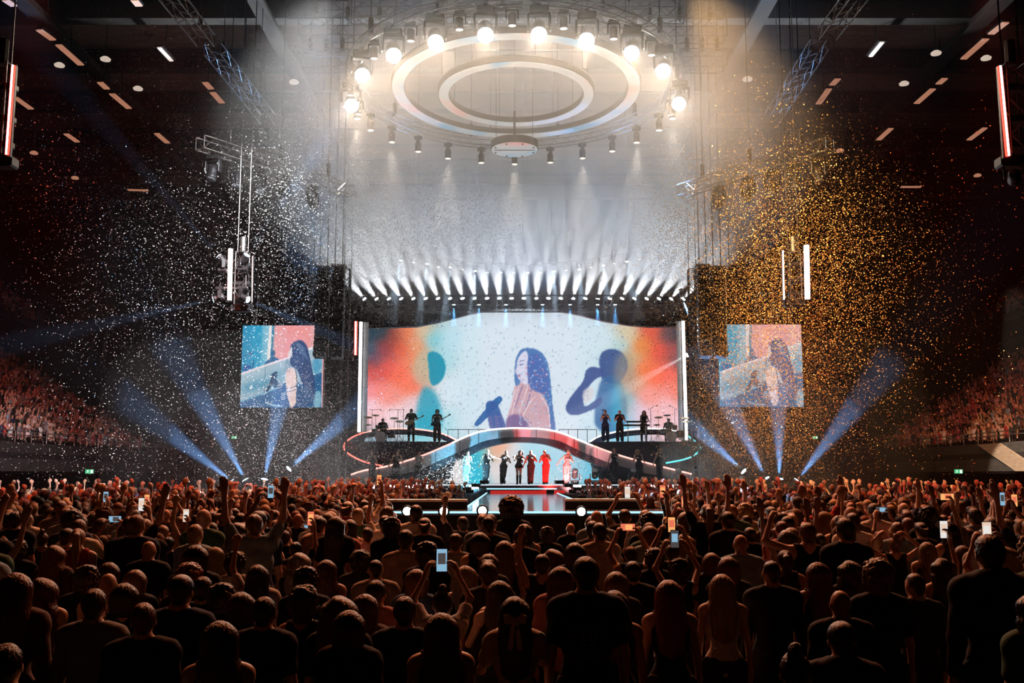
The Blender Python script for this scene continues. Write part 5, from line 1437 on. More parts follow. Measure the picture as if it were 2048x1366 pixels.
def person(x, y, h, hair, hc, top, tc, pose, fem, skin, yaw=0.0, place=None, group=None, seed=0, label=None):
    b, t, pz, J = arch(pose, fem, top)
    root = empty('person', (x, y, 0), yaw); s = h / 1.725; root.scale = (s, s, s)
    u, v = proj((x, y, h)); row = min(len(ROWN) - 1, max(0, int((y - 4.4) / .75)))
    lm = next(n for lim, n in LM if u < lim)
    if label is None:
        ht = ('woman with ' if fem else 'man with ') + (HAIR_TXT[hair] % hc if hair != 'bald' else HAIR_TXT[hair])
        label = '%s, %s %s, %s, %s row, %s' % (ht, tc, {'tee': 'tee', 'tank': 'tank top', 'long': 'shirt', 'hoodie': 'hoodie'}[top], POSE_TXT[pose], ROWN[row], lm)
        k = USED.get(label, 0); USED[label] = k + 1
        if k: label = label + (', nearer' if k == 1 else ', outer')
        label = label.replace(' tank top', ' vest')
    w = label.split()
    tag(root, label, 'person', 'people standing in the near crowd')
    o = link_mesh('body', b, root); paint(o, SKINC[skin])
    o = link_mesh('top', t, root); paint(o, CLOTHC[tc])
    o = link_mesh('trousers', pz, root); paint(o, CLOTHC['charcoal'])
    c = Vector(J['head'])
    if hair != 'bald':
        o = link_mesh('cap' if hair == 'cap' else ('beanie' if hair == 'beanie' else 'hair'), hair_arch(hair, seed % 2 if hair in ('curly', 'wavy', 'long') else 0), root, c)
        if hair in ('cap', 'beanie'):
            paint(o, CLOTHC[hc if hc in CLOTHC else 'charcoal'])
            if hair == 'cap' and seed % 2: o.rotation_euler = (0, 0, math.pi)
            o2 = link_mesh('hair', hair_arch('short'), root, c); paint(o2, HAIRC['dark']); o2.scale = (.97, .97, .95)
        else: paint(o, HAIRC[hc])
    if pose.startswith('phone'):
        if pose == 'phone_right': hp = Vector(J['rwr'] + J['rhd'] * .10); off = Vector((-.045, .02, .02))
        else: hp = (Vector(J['lwr'] + J['lhd'] * .10) + Vector(J['rwr'] + J['rhd'] * .10)) / 2; off = Vector((0, .02, .02))
        M4 = Matrix.Translation(root.location) @ Matrix.Rotation(yaw, 4, 'Z') @ Matrix.Scale(s, 4)
        PHONES.append((M4 @ (hp + off), yaw, label, pose, (u, v)))
    return root

# people picked out of the photo one by one: u, v of the top of the head, width there, hair, colour, garment, colour, pose, woman, skin
NEAR = [
 (33,1148,62,'long','auburn','long','brown','rest',1,1),(87,1158,46,'wavy','auburn','tank','brown','rest',1,1),(190,1180,62,'short','brown','long','grey','rest',0,1),(174,1135,52,'curly','brown','tee','black','rest',0,1),(217,1146,42,'bald','dark','tee','beige','rest',0,1),
 (250,1168,40,'bob','dark','tank','black','rest',1,1),(288,1208,58,'short','auburn','tee','black','rest',0,1),(362,1152,64,'cap','navy','tee','navy','rest',0,1),(407,1155,42,'short','dark','tee','black','rest',0,1),(379,1131,56,'curly','red','tee','charcoal','rest',1,1),
 (441,1244,62,'long','brown','tank','black','rest',1,1),(609,1177,68,'curly','dark','tank','black','rest',1,2),(680,1196,62,'wavy','brown','tee','black','rest',1,1),(612,1138,54,'curly','dark','tee','navy','rest',0,2),(653,1121,42,'long','auburn','tank','black','rest',1,1),
 (530,1196,56,'short','black','tee','black','rest',0,2),(483,1186,54,'bob','brown','tank','black','rest',1,1),(444,1172,40,'curly','dark','tee','charcoal','rest',0,2),(298,1082,38,'bald','dark','tee','black','rest',0,1),(393,1092,48,'bob','dark','tee','black','rest',1,1),
 (431,1095,30,'long','blond','tank','charcoal','rest',1,0),(472,1107,46,'curly','dark','tee','white','rest',0,2),(516,1131,42,'long','dark','tee','white','fist_left',1,1),(640,1035,30,'short','black','tee','beige','rest',0,1),(672,1034,32,'long','dark','tee','black','rest',1,1),
 (219,1126,38,'bob','brown','tee','black','rest',1,1),(272,1141,42,'bob','light','tee','charcoal','rest',1,1),(110,1093,38,'wavy','light','tee','brown','rest',1,1),(36,1083,40,'curly','dark','tee','black','rest',0,1),(86,1060,30,'bun','brown','tank','black','rest',1,1),(32,1024,30,'short','dark','tee','black','rest',0,1),
 (600,1108,40,'wavy','grey','tee','charcoal','rest',1,0),(735,1056,30,'short','dark','tee','white','rest',0,1),(812,1061,38,'short','dark','tee','beige','rest',0,1),(752,1119,36,'crop','dark','tee','beige','rest',0,1),(721,1104,34,'curly','dark','tee','charcoal','rest',0,2),(854,1088,46,'curly','dark','tee','black','rest',0,2),
 (834,1140,40,'bob','light','tee','blue','rest',1,0),(912,1068,36,'short','brown','tee','grey','rest',0,0),(931,1133,44,'long','blond','tank','black','rest',1,0),(977,1126,48,'quiff','brown','tee','charcoal','rest',0,1),(1010,1083,38,'long','light','tank','black','rest',1,0),(1040,1060,34,'short','dark','tee','black','rest',0,1),
 (1085,1110,42,'short','brown','tank','charcoal','fist_left',0,1),(1141,1046,24,'bald','dark','tee','black','rest',0,1),(1150,1087,40,'bob','dark','tee','black','rest',1,1),(1199,1047,34,'short','black','tee','beige','rest',0,1),(1121,1135,50,'long','auburn','tee','pink','rest',1,1),
 (999,1163,50,'long','brown','tank','black','phone_front',1,1),(883,1228,62,'long','auburn','tank','black','rest',1,1),(885,1172,54,'bun','dark','tee','white','phone_both',1,1),(810,1195,52,'short','black','tee','black','rest',0,2),(753,1162,46,'short','dark','tee','pink','rest',0,1),(731,1190,46,'long','auburn','tee','brown','rest',1,1),
 (700,1223,50,'bob','dark','tee','black','rest',1,1),(1232,1145,44,'bob','light','tee','charcoal','rest',1,1),(1230,1183,54,'long','dark','tank','black','rest',1,2),(1338,1162,58,'long','red','tank','black','rest',1,0),(1309,1100,38,'curly','brown','tee','black','rest',0,2),(1266,1124,36,'short','black','tee','black','rest',0,1),
 (1262,1094,34,'short','dark','tank','black','phone_both',0,1),(1346,1046,30,'short','dark','tee','black','rest',0,1),(1107,1100,38,'wavy','auburn','tee','black','rest',1,1),(977,1109,32,'bob','brown','tee','charcoal','rest',1,1),(960,1066,36,'bob','dark','tank','black','rest',1,1),(1094,1056,32,'curly','brown','tee','black','rest',0,1),
 (782,1039,36,'curly','dark','tee','black','rest',0,2),(849,1037,30,'cap','white','tee','black','rest',0,1),(926,1034,28,'short','dark','tee','black','fist_left',0,2),(1481,1069,38,'bald','dark','tee','light blue','rest',0,1),(1543,1121,50,'crop','dark','long','black','rest',0,1),(1444,1150,48,'long','blond','tank','white','rest',1,0),
 (1457,1115,44,'bob','auburn','tee','charcoal','rest',1,1),(1635,1126,48,'long','auburn','tank','black','rest',1,1),(1680,1180,58,'bald','dark','tee','black','rest',0,2),(1682,1245,60,'cap','charcoal','hoodie','charcoal','rest',0,1),(1755,1124,62,'curly','light','tee','black','rest',1,1),(1700,1124,44,'wavy','dark','tee','black','rest',1,1),
 (1830,1146,52,'crop','brown','long','charcoal','rest',0,1),(1978,1072,78,'short','dark','hoodie','black','rest',0,1),(1615,1047,38,'short','auburn','tank','black','arm_bent',0,0),(1690,1038,40,'quiff','dark','tee','black','rest',0,1),(1570,1102,40,'pony','dark','tank','charcoal','rest',1,1),(1668,1088,34,'short','brown','tee','charcoal','rest',0,1),
 (1753,1066,32,'bun','blond','tee','black','rest',1,0),(1789,1070,32,'bun','light','tank','black','head_hold',1,1),(1635,1011,26,'bald','dark','tee','black','rest',0,1),(1748,1008,28,'short','dark','tee','white','rest',0,1),(1854,1017,34,'curly','black','tee','black','rest',0,3),(1843,1046,30,'cap','charcoal','tee','black','rest',0,1),
 (1854,1085,32,'long','light','tank','black','rest',1,1),(1884,1119,38,'wavy','dark','tank','charcoal','phone_right',1,1),(1925,1092,32,'long','auburn','tank','brown','rest',1,1),(1368,1071,36,'wavy','light','tee','black','rest',1,1),(1423,1107,38,'bob','light','tee','charcoal','rest',1,1),(1358,1121,42,'curly','dark','tank','black','phone_both',1,1),
 (1023,985,28,'afro','black','tee','black','rest',0,3),(1345,1090,36,'short','dark','tee','black','phone_both',0,1),(570,1062,30,'short','dark','tee','black','fist_left',0,1),(338,1075,30,'short','black','tee','black','phone_right',0,1),(206,1072,30,'short','dark','tee','black','phone_both',0,1),(592,1085,32,'short','dark','tee','black','phone_right',0,1),
 (15,1290,70,'short','dark','long','light blue','rest',0,1),(1590,1290,72,'bun','dark','long','charcoal','rest',1,1),(1640,1068,30,'short','black','tee','black','rest',0,3),(1500,1056,30,'short','dark','tee','black','rest',0,1),(1415,1010,30,'pony','light','tee','black','both_up',1,1),(1250,1020,28,'short','dark','tee','black','phone_both',0,1),
]
SPOTS = []
for e in NEAR:
    u, v, w = e[:3]; Y = max(4.6, .205 * F / w)
    if e[3] in ('curly',): Y = .235 * F / w
    if e[3] == 'afro': Y = 14.6
    z = W(u, v, Y).z
    for _ in range(40):
        if z > 1.90 and e[3] != 'afro': Y *= 1.02
        elif z < 1.50: Y *= .985
        else: break
        z = W(u, v, Y).z
    SPOTS.append([u, v, Y, e])
SPOTS.append([1172, 1117, 6.9, None]); SPOTS.append([1030, 1196, 6.7, None])
# nudge apart along the line of sight so that nobody stands inside a neighbour
for it in range(60):
    for i in range(len(SPOTS)):
        for j in range(i):
            a, b = SPOTS[i], SPOTS[j]; pa, pb = W(a[0], a[1], a[2]), W(b[0], b[1], b[2])
            d = math.hypot(pa.x - pb.x, pa.y - pb.y)
            if d < .42:
                f, n = (a, b) if a[2] > b[2] else (b, a); f[2] *= 1.012; n[2] /= 1.006
POS = [(W(1172, 1117, 6.9).x, 6.9), (W(1030, 1196, 6.7).x, 6.7)]
GUARD = [(1172, 1117, 6.9, 1.9), (1030, 1196, 6.7, 1.2)]
named = {}
LET_Y, BOW_Y = SPOTS[-2][2], SPOTS[-1][2]
for (u, v, Y, e) in SPOTS[:-2]:
    p = W(u, v, Y); h = min(1.97 if e[3] == 'afro' else 1.93, max(1.42, p.z)) - {'curly': .03, 'afro': .07, 'bun': .05}.get(e[3], .012)
    POS.append((p.x, Y)); GUARD.append((u, v, Y, 1.0))
    rr = random.Random(int(u * 7 + v)); yaw = rr.uniform(-.25, .25) + (-.0 if u < 1024 else .0)
    skin = e[9]
    o = person(p.x, Y, h, e[3], e[4], e[5], e[6], e[7], bool(e[8]), skin, yaw, seed=int(u))
    named[(u, v)] = o
# the rest of the nearest people
def allowed(x, y, r=0):
    if abs(x) > 24.0: return False
    u, v = proj((x, y, 1.7))
    m_ = 60 if y < 14 else 150
    if u < -m_ or u > 2048 + m_: return False
    if y > 14.6 and y < 30.5 and 780 < u < 1350: return False
    if y >= 28 and abs(x - .5) < 2.6: return False
    if y > 46: return False
    if y > 46 and abs(x) < 11.5: return False
    return True
rg = random.Random(21)
def fits(x, y, r, P):
    for (a, b) in P:
        if (a - x) ** 2 + (b - y) ** 2 < r * r: return False
    return True
cands = []
tries = 0
Y0_, Y1_ = 5.2, 14.4
while tries < 60000 and len(POS) + len(cands) < 300:
    tries += 1
    y = Y0_ + (Y1_ - Y0_) * math.sqrt(rg.random()) if tries < 45000 else rg.uniform(12, 17.0); hw = y * .525 + .3; x = rg.uniform(-hw, hw)
    if not allowed(x, y): continue
    r = .44 if y > 9 else .50
    if not fits(x, y, r, POS) or not fits(x, y, r, cands): continue
    u_, v_ = proj((x, y, 1.72))
    if any(y < g[2] and abs(u_ - g[0]) < g[3] * .27 * F / y and v_ < g[1] + g[3] * .40 * F / g[2] for g in GUARD): continue
    cands.append((x, y))
HK = ['short', 'short', 'short', 'crop', 'quiff', 'bob', 'long', 'long', 'wavy', 'curly', 'bun', 'pony', 'cap', 'short', 'bob', 'long', 'bald']
for (x, y) in cands:
    hair = rg.choice(HK); fem = hair in ('bob', 'long', 'wavy', 'bun', 'pony') or (hair == 'curly' and rg.random() < .4)
    h = rg.gauss(1.66, .05) if fem else rg.gauss(1.76, .06); h = min(1.88, max(1.52, h)); 
    if y < 8: h -= .06
    hc = rg.choice(['black', 'dark', 'dark', 'brown', 'brown', 'auburn', 'light', 'blond']); 
    if hair == 'cap': hc = rg.choice(['black', 'white', 'beige', 'navy', 'red'])
    poses = ['rest'] * 16 + ['phone_both', 'phone_right', 'fist_left', 'wave_right', 'both_up', 'clap', 'phone_front', 'wave_right']
    pose = rg.choice(poses) if y > 7.5 else 'rest'
    if fem: top = rg.choice(['tee', 'tank', 'tank']); 
    else: top = rg.choice(['tee', 'tee', 'long'])
    if pose not in ('rest',): top = 'tank' if fem else 'tee'
    if hair == 'curly': fem = True if top == 'tank' else fem
    tc = rg.choice(['black', 'black', 'charcoal', 'navy', 'grey', 'white', 'beige', 'pink', 'green', 'brown', 'light blue', 'red'])
    person(x, y, h, hair, hc, top, tc, pose, fem, rg.choice([0, 0, 1, 1, 1, 2, 2, 3]), rg.uniform(-.35, .35), seed=rg.randrange(9))
POS += cands
print('near people', len(POS), 'labels twice', sum(1 for k in USED.values() if k > 1))

# the man with the lettered tee
def lettered():
    p = W(1172, 1117, LET_Y); root = person(p.x, LET_Y, p.z - .01, 'short', 'dark', 'tee', 'black', 'rest', False, 1, 0, label='tall man from behind in a black tee with faint lettering across the back')
    ink = mat('tee_print', (.30, .22, .19), .8)
    J = ARCH[('rest', False, 'tee')][3]
    tops = ARCH[('rest', False, 'tee')][1]
    co = np.zeros(len(tops.vertices) * 3, np.float32); tops.vertices.foreach_get('co', co); co = co.reshape(-1, 3); co = co[co[:, 1] < 0]
    def back(x, z):
        d = (co[:, 0] - x) ** 2 + (co[:, 2] - z) ** 2; i = np.argsort(d)[:6]; return float(co[i, 1].min()) - .004
    def word(txt, cz, size, spread, arc=0.0):
        n = len(txt)
        for i, ch in enumerate(txt):
            if ch == ' ': continue
            t = (i - (n - 1) / 2); x = t * spread; z = cz - arc * t * t
            cu = bpy.data.curves.new('letter', 'FONT'); cu.body = ch; cu.size = size; cu.align_x = 'CENTER'; cu.align_y = 'CENTER'; cu.extrude = .001; cu.offset = .0008
            tmp = bpy.data.objects.new('letter', cu); COL.objects.link(tmp); dg = bpy.context.evaluated_depsgraph_get(); dg.update()
            me = bpy.data.meshes.new_from_object(tmp.evaluated_get(dg)); bpy.data.objects.remove(tmp)
            vs = np.zeros(len(me.vertices) * 3, np.float32); me.vertices.foreach_get('co', vs); vs = vs.reshape(-1, 3)
            an = -2 * arc * t / max(spread, 1e-3); ca, sa = math.cos(an), math.sin(an)
            X = vs[:, 0] * ca - vs[:, 1] * sa + x; Z = vs[:, 0] * sa + vs[:, 1] * ca + z
            yb = [back(float(a), float(b)) for a, b in zip(X, Z)]
            vv = np.stack([X, np.array(yb) - vs[:, 2], Z], 1).astype(np.float32); me.vertices.foreach_set('co', vv.ravel()); me.materials.clear(); me.materials.append(ink); me.update()
            L.append(me)
    for args in (('DEUS', 1.255, .062, .062, .004), ('EX', 1.19, .05, .048), ('MACHINA', 1.125, .05, .046, 0), ('---------', 1.335, .03, .026, .0016)):
        L = []; globals()['L'] = L
        word(*args)
        mb = MB()
        for me in L: mb.add([v.co[:] for v in me.vertices], [tuple(pp.vertices) for pp in me.polygons])
        o = mb.build('lettering', ink, root); o['label'] = 'faint dark print on the back of the tee'
        for me in L: bpy.data.meshes.remove(me)
lettered()
def bow_woman():
    p = W(1030, 1196, BOW_Y); root = person(p.x, BOW_Y, max(1.48, p.z - .01), 'long', 'dark', 'tee', 'beige', 'phone_front', True, 1, 0, label='person with long dark hair tied with a pale ribbon bow, pale ruffled blouse')
    J = ARCH[('phone_front', True, 'tee')][3]; c = Vector(J['head']) + Vector((0, -.135, -.03)); mb = MB()
    for s in (-1, 1):
        mb.prism([c + Vector((0, 0, .015)), c + Vector((s * .05, 0, .045)), c + Vector((s * .085, -.01, .03)), c + Vector((s * .08, -.01, -.02)), c + Vector((s * .045, 0, -.03)), c + Vector((0, 0, -.012))][::s], (0, -.02, 0))
        mb.prism([c + Vector((0, 0, 0)), c + Vector((s * .022, 0, 0)), c + Vector((s * .055, -.03, -.20)), c + Vector((s * .035, -.035, -.22)), c + Vector((s * .015, -.03, -.19))][::s], (0, -.008, 0))
    mb.box(c + Vector((0, -.012, .002)), (.03, .035, .04), bev=.01)
    mb.build('ribbon_bow', cloth_mat('ribbon_pale', (.55, .48, .42)), root)
bow_woman()

# phones
PM = [mat('phone_picture_%d' % i, (.02, .02, .02), .2, emit=c, es=e) for i, (c, e) in enumerate((((1, .72, .55), .8), ((.35, .65, .9), .7), ((1, .22, .12), .8), ((.9, .85, .8), .9), ((.12, .10, .10), .6), ((1, .45, .15), 1.0)))]
pb = MB().box((0, 0, 0), (.074, .009, .152), bev=.004).mesh('case', M['black'])
ps = [MB().box((0, -.0052, 0), (.067, .001, .142)).mesh('screen', m_) for m_ in PM]
pi_ = [MB().box((0, -.006, .01), (.05, .001, .07)).mesh('picture', m_) for m_ in PM]
pc = MB(); pc.box((-.02, .006, .052), (.03, .004, .036), bev=.002)
for a in ((-.027, .06), (-.013, .045)): pc.lathe([(.006, 0), (.006, .003)], (a[0], .008, a[1]), n=8, q=Vector((0, 1, 0)).to_track_quat('Z', 'Y'))
pcm = pc.mesh('camera', M['black'])
phu = {}
for i, (p, yaw, lab, pose, uv) in enumerate(PHONES):
    wide = i % 5 == 2
    root = empty('phone', p, yaw); 
    if wide: root.rotation_euler = (0, math.pi / 2, 0)
    k = i % 6; s = 1.15; root.scale = (s, s, s)
    det = lab.replace('woman with ', '').replace('man with ', '').replace('person with ', '').split(', ')
    desc = ['warm', 'blue', 'red', 'white', 'dim', 'orange'][k] + ' phone of ' + ' '.join((det[0] + ', ' + det[1] + ', ' + ', '.join(det[-2:])).split()[:13])
    if desc in phu: desc = desc.replace('phone', 'phone, upper one', 1)
    phu[desc] = 1
    tag(root, desc, 'phone', 'phones held up in the near crowd')
    link_mesh('case', pb, root); link_mesh('screen', ps[k], root); link_mesh('picture', pi_[(k + 3) % 6], root); link_mesh('camera', pcm, root)

# ------------------------------------------------------------------ everyone further away, too many to count
def lod(vox, zc, specs, fingers):
    out = []
    for (pose, fem, top, hair) in specs:
        J = skeleton(dict(POSES[pose], fem=fem)); V, Q, mi = body_mesh(J, vox, fingers, zc)
        Vs, Qs, rs = [V], [Q], [np.zeros(len(V), int)]; n = len(V)
        Vt, Qt = top_mesh(J, vox * 1.1, top, zc); Vs.append(Vt); Qs.append(Qt + n); rs.append(np.full(len(Vt), 2)); n += len(Vt)
        if hair != 'bald':
            Vh, Qh = hair_mesh(hair, max(.014, vox * .8)); Vh = Vh + J['head']; Vs.append(Vh); Qs.append(Qh + n); rs.append(np.full(len(Vh), 1)); n += len(Vh)
        out.append((np.concatenate(Vs), np.concatenate(Qs), np.concatenate(rs)))
    return out
def crowd_mat():
    m = bpy.data.materials.new('crowd_cloth_and_skin'); m.use_nodes = True; nt = m.node_tree; b = nt.nodes['Principled BSDF']; b.inputs['Roughness'].default_value = .65; b.inputs['Specular IOR Level'].default_value = .3
    a = nt.nodes.new('ShaderNodeAttribute'); a.attribute_name = 'tint'; n = nt.nodes.new('ShaderNodeTexNoise'); n.inputs['Scale'].default_value = 9
    mx = nt.nodes.new('ShaderNodeMix'); mx.data_type = 'RGBA'; mx.blend_type = 'MULTIPLY'; mx.inputs[0].default_value = .35
    nt.links.new(a.outputs['Color'], mx.inputs[6]); nt.links.new(n.outputs['Color'], mx.inputs[7]); nt.links.new(mx.outputs[2], b.inputs['Base Color']); return m
CM = crowd_mat()
SK = [(.62, .40, .30), (.55, .33, .23), (.45, .27, .18), (.24, .12, .08)]
HCL = [HAIRC[k] for k in ('black', 'dark', 'dark', 'brown', 'brown', 'auburn', 'light', 'blond')]
TCL = [CLOTHC[k] for k in ('black', 'black', 'charcoal', 'navy', 'grey', 'white', 'beige', 'pink', 'green', 'brown', 'light blue', 'red')]
def bake(name, label, A, places, white=.0):
    """places: (x, y, z, yaw, scale, archetype)"""
    nv = sum(len(A[p[5]][0]) for p in places); nq = sum(len(A[p[5]][1]) for p in places)
    V = np.empty((nv, 3), np.float32); Cc = np.empty((nv, 3), np.float32); Q = np.empty((nq, 4), np.int32); a = b = 0
    r = random.Random(5)
    for (x, y, z, yaw, s, k) in places:
        v, q, ro = A[k]; c, sn = math.cos(yaw), math.sin(yaw); n, m = len(v), len(q)
        V[a:a + n, 0] = (v[:, 0] * c - v[:, 1] * sn) * s + x; V[a:a + n, 1] = (v[:, 0] * sn + v[:, 1] * c) * s + y; V[a:a + n, 2] = v[:, 2] * s + z
        t = TCL[5] if r.random() < white else r.choice(TCL)
        pal = np.array([r.choice(SK), r.choice(HCL), t], np.float32); Cc[a:a + n] = pal[ro]; Q[b:b + m] = q + a; a += n; b += m
    me = grid_mesh(name, V, Q, [CM], cols=Cc)
    o = link_mesh(name, me); tag(o, label, 'crowd', kind='stuff'); print(name, nv); return o
SPM = [('rest', False, 'tee', 'short'), ('rest', True, 'tank', 'long'), ('rest', False, 'tee', 'curly'), ('rest', True, 'tee', 'bob'), ('rest', True, 'tank', 'bun'), ('rest', False, 'tee', 'quiff'), ('rest', False, 'tee', 'cap'),
       ('phone_both', True, 'tank', 'long'), ('phone_right', False, 'tee', 'short'), ('fist_left', False, 'tee', 'short'), ('wave_right', True, 'tank', 'pony'), ('both_up', True, 'tank', 'wavy'), ('both_up', False, 'tee', 'quiff'), ('clap', True, 'tank', 'bob')]
def scatter(y0, y1, r, seed, arms, n_try):
    rr = random.Random(seed); cell = {}; out = []
    for (a, b) in POS: cell.setdefault((int(a // r), int(b // r)), []).append((a, b))
    for _ in range(n_try):
        y = math.sqrt(rr.uniform(y0 * y0, y1 * y1)); hw = min(24, y * .58); x = rr.uniform(-hw, hw)
        if not allowed(x, y): continue
        if y < 15.2 and 780 < proj((x, y, 1.7))[0] < 1350: continue
        cx, cy_ = int(x // r), int(y // r); ok = True
        for i in (-1, 0, 1):
            for j in (-1, 0, 1):
                for (a, b) in cell.get((cx + i, cy_ + j), ()):
                    if (a - x) ** 2 + (b - y) ** 2 < r * r: ok = False
        if not ok: continue
        cell.setdefault((cx, cy_), []).append((x, y)); POS.append((x, y))
        k = rr.choice(range(7, 14)) if rr.random() < arms else rr.choice(range(0, 7))
        out.append((x, y, 0, rr.uniform(-.4, .4) - math.atan2(-x * .0, 1), max(.90, min(1.08, rr.gauss(1.0 if k in (0, 2, 5, 6, 8, 9, 12) else .955, .035))), k))
    return out
print('PEOPLE', sum(1 for o_ in bpy.data.objects if o_.name.startswith('person') and o_.parent is None))
nmax = max(p[1] for p in POS[:300] if p[1] < 14.5)
bake('crowd', 'dense standing crowd between the near rows and the runway end', lod(.030, 1.15, SPM, True), scatter(14.0, 26, .50, 3, .11, 9000))
bake('crowd', 'far floor crowd with many raised hands reaching up to the stage', lod(.041, 1.25, SPM, True), scatter(26, 46, .60, 4, .22, 16000))
# the pit at the stage front
pit = []
rr = random.Random(8)
def in_pit(x, y, P): return all((a[0] - x) ** 2 + (a[1] - y) ** 2 > .3 for a in P)
for _ in range(900):
    y = rr.uniform(30.5, 49); u = rr.choice((rr.uniform(688, 880), rr.uniform(1222, 1420))); x = (u - 1024) / F * y
    if in_pit(x, y, pit) and fits(x, y, .5, POS): pit.append((x, y, 0, rr.uniform(-.3, .3), rr.uniform(.92, 1.05), rr.choice((8, 9, 10, 11, 12, 11, 12, 7, 0, 1))))
bake('crowd', 'brightly lit fans in the pit against the stage front', lod(.036, 1.1, SPM, True), pit)
# stands
SPS = [('rest', False, 'tee', 'short'), ('rest', True, 'tank', 'long'), ('rest', True, 'tee', 'bob'), ('clap', False, 'tee', 'short'), ('clap', True, 'tank', 'long'), ('phone_front', True, 'tank', 'bob'), ('wave_right', False, 'tee', 'curly'), ('both_up', True, 'tank', 'pony'), ('rest', False, 'long', 'bald')]
LODS = lod(.05, .55, SPS, False)
def stand(T, s, rows, lim, seed, dens):
    rr = random.Random(seed); out = []; L = T['y1'] - T['y0']
    for k in range(rows):
        y = T['y0'] + 3
        while y < T['y1'] - 1:
            y += rr.uniform(.46, .62)
            x = s * (T['x0'] + 2.0 * (y - T['y0']) / L + T['dx'] * (k + .5)); z = T['z0'] + T['dz'] * k
            u, v = proj((x, y, z + 1.6))
            if u < -120 or u > 2168 or rr.random() > dens: continue
            if not lim(u, v, y): continue
            yaw = math.atan2(-(0 - x), (56 - y)) * 1.0
            out.append((x, y, z, yaw + rr.uniform(-.3, .3), rr.uniform(.9, 1.05), rr.choice((0, 0, 1, 1, 2, 2, 3, 4, 5, 6, 7, 8))))
    return out
bake('seated_crowd', 'red lit spectators in the lower stand on the silver confetti side', LODS, stand(LT, -1, 14, lambda u, v, y: v > 690 + (u / 370.0) * 165 and y < 76 and u < 345, 1, .86), .03)
bake('seated_crowd', 'red lit spectators in the lower stand above the lit wood panel', LODS, stand(LT, 1, 14, lambda u, v, y: v > 690 + ((2048 - u) / 290.0) * 165 and y < 76 and u > 1768, 2, .84), .06)
bake('seated_crowd', 'dim spectators in the upper stand on the silver confetti side', LODS, stand(UT, -1, 6, lambda u, v, y: u < 150, 3, .6), .05)
bake('seated_crowd', 'dim spectators in the upper stand on the golden confetti side', LODS, stand(UT, 1, 6, lambda u, v, y: u > 1935, 4, .6), .05)
# ------------------------------------------------------------------ performers on the stage
def build_performer(name_label, u, v, Y, z, p, hair, hc, top, tc, legs, lc, skin, height=1.72, face=math.pi, shoes='black', hold=None, mic=False, sit=False, vox=.014, big=0):
    J = skeleton(p); X = W(u, v, Y).x
    root = empty('person', (X, Y, z), face); s = height / 1.725; root.scale = (s, s, s); tag(root, name_label, 'person', None)
    mn = min(J['lan'][2], J['ran'][2]) - .085
    if not sit: root.location.z = z - mn * s
    V, Q, mi = body_mesh(J, vox); o = link_mesh('body', grid_mesh('body', V, Q, [SKIN_M, EYE, LIP], mi), root); paint(o, SKINC[skin])
    V, Q = top_mesh(J, .014, top); o = link_mesh('top', grid_mesh('top', V, Q, [CLOTH_M]), root); paint(o, CLOTHC[tc])
    if legs != 'bare':
        V, Q = pants_mesh(J, .018, .035 if legs == 'wide' else 0.0, legs == 'short'); o = link_mesh('trousers', grid_mesh('trousers', V, Q, [CLOTH_M]), root); paint(o, CLOTHC[lc])
    else:
        V, Q = pants_mesh(J, .016, 0, True); m = V[Q].mean(1)[:, 2] > J['pel'][2] - .10; o = link_mesh('bodysuit', grid_mesh('bodysuit', V, Q[m], [CLOTH_M]), root); paint(o, CLOTHC[lc])
    V, Q = shoes_mesh(J, .015, legs == 'bare'); o = link_mesh('boots' if legs == 'bare' else 'shoes', grid_mesh('shoes', V, Q, [CLOTH_M]), root); paint(o, CLOTHC[shoes])
    if hair != 'bald':
        o = link_mesh('hair', hair_arch(hair, 0), root, Vector(J['head'])); paint(o, HAIRC[hc]); 
        if big: o.scale = (1.25, 1.25, 1.15)
    return root, J
def mic_at(root, J, hnd, label):
    w, d = J[hnd + 'wr'], J[hnd + 'hd']; c = Vector(w + d * .08); ax = Vector((0, -.2, 1)).normalized() if hnd else 0
    M4 = Matrix.Translation(root.location) @ Matrix.Rotation(root.rotation_euler[2], 4, 'Z') @ Matrix.Scale(root.scale[0], 4)
    o = empty('microphone', M4 @ c, root.rotation_euler[2]); tag(o, label, 'microphone', 'microphones in performers hands')
    hd = Vector(J['head']) + Vector((0, .1, -.06)) - c; q = hd.to_track_quat('Z', 'Y')
    MB().lathe([(.011, -.11), (.016, .05), (.02, .07)], n=10, q=q).build('handle', M['black'], o); MB().lathe([(.018, .07), (.028, .09), (.026, .115), (.01, .128)], n=10, q=q).build('mic_head', M['rail'], o)
def dance(ph=0.0, arm='l', **k):
    s = 1 if arm == 'l' else -1
    d = dict(shift=(.05 * s, .0, -.02), chest=(-.12 * s, -.08, 1), lth=(.10 + .05 * s, .22, -1), lsn=(.03, -.34, -1), rth=(-.02 + .02 * s, .10, -1), rsn=(.0, -.22, -1), yaw=.3 * s)
    if arm == 'l': d.update(lua=(-.35, .35, -.85), lfa=(.75, .45, .55), lgrip=.9, rua=(.38, .15, -.95), rfa=(.35, .35, -.75), rgrip=.4)
    else: d.update(rua=(.35, .35, -.85), rfa=(-.75, .45, .55), rgrip=.9, lua=(-.38, .15, -.95), lfa=(-.35, .35, -.75), lgrip=.4)
    d.update(k); return d
YD = 53.3
ZS = ZST
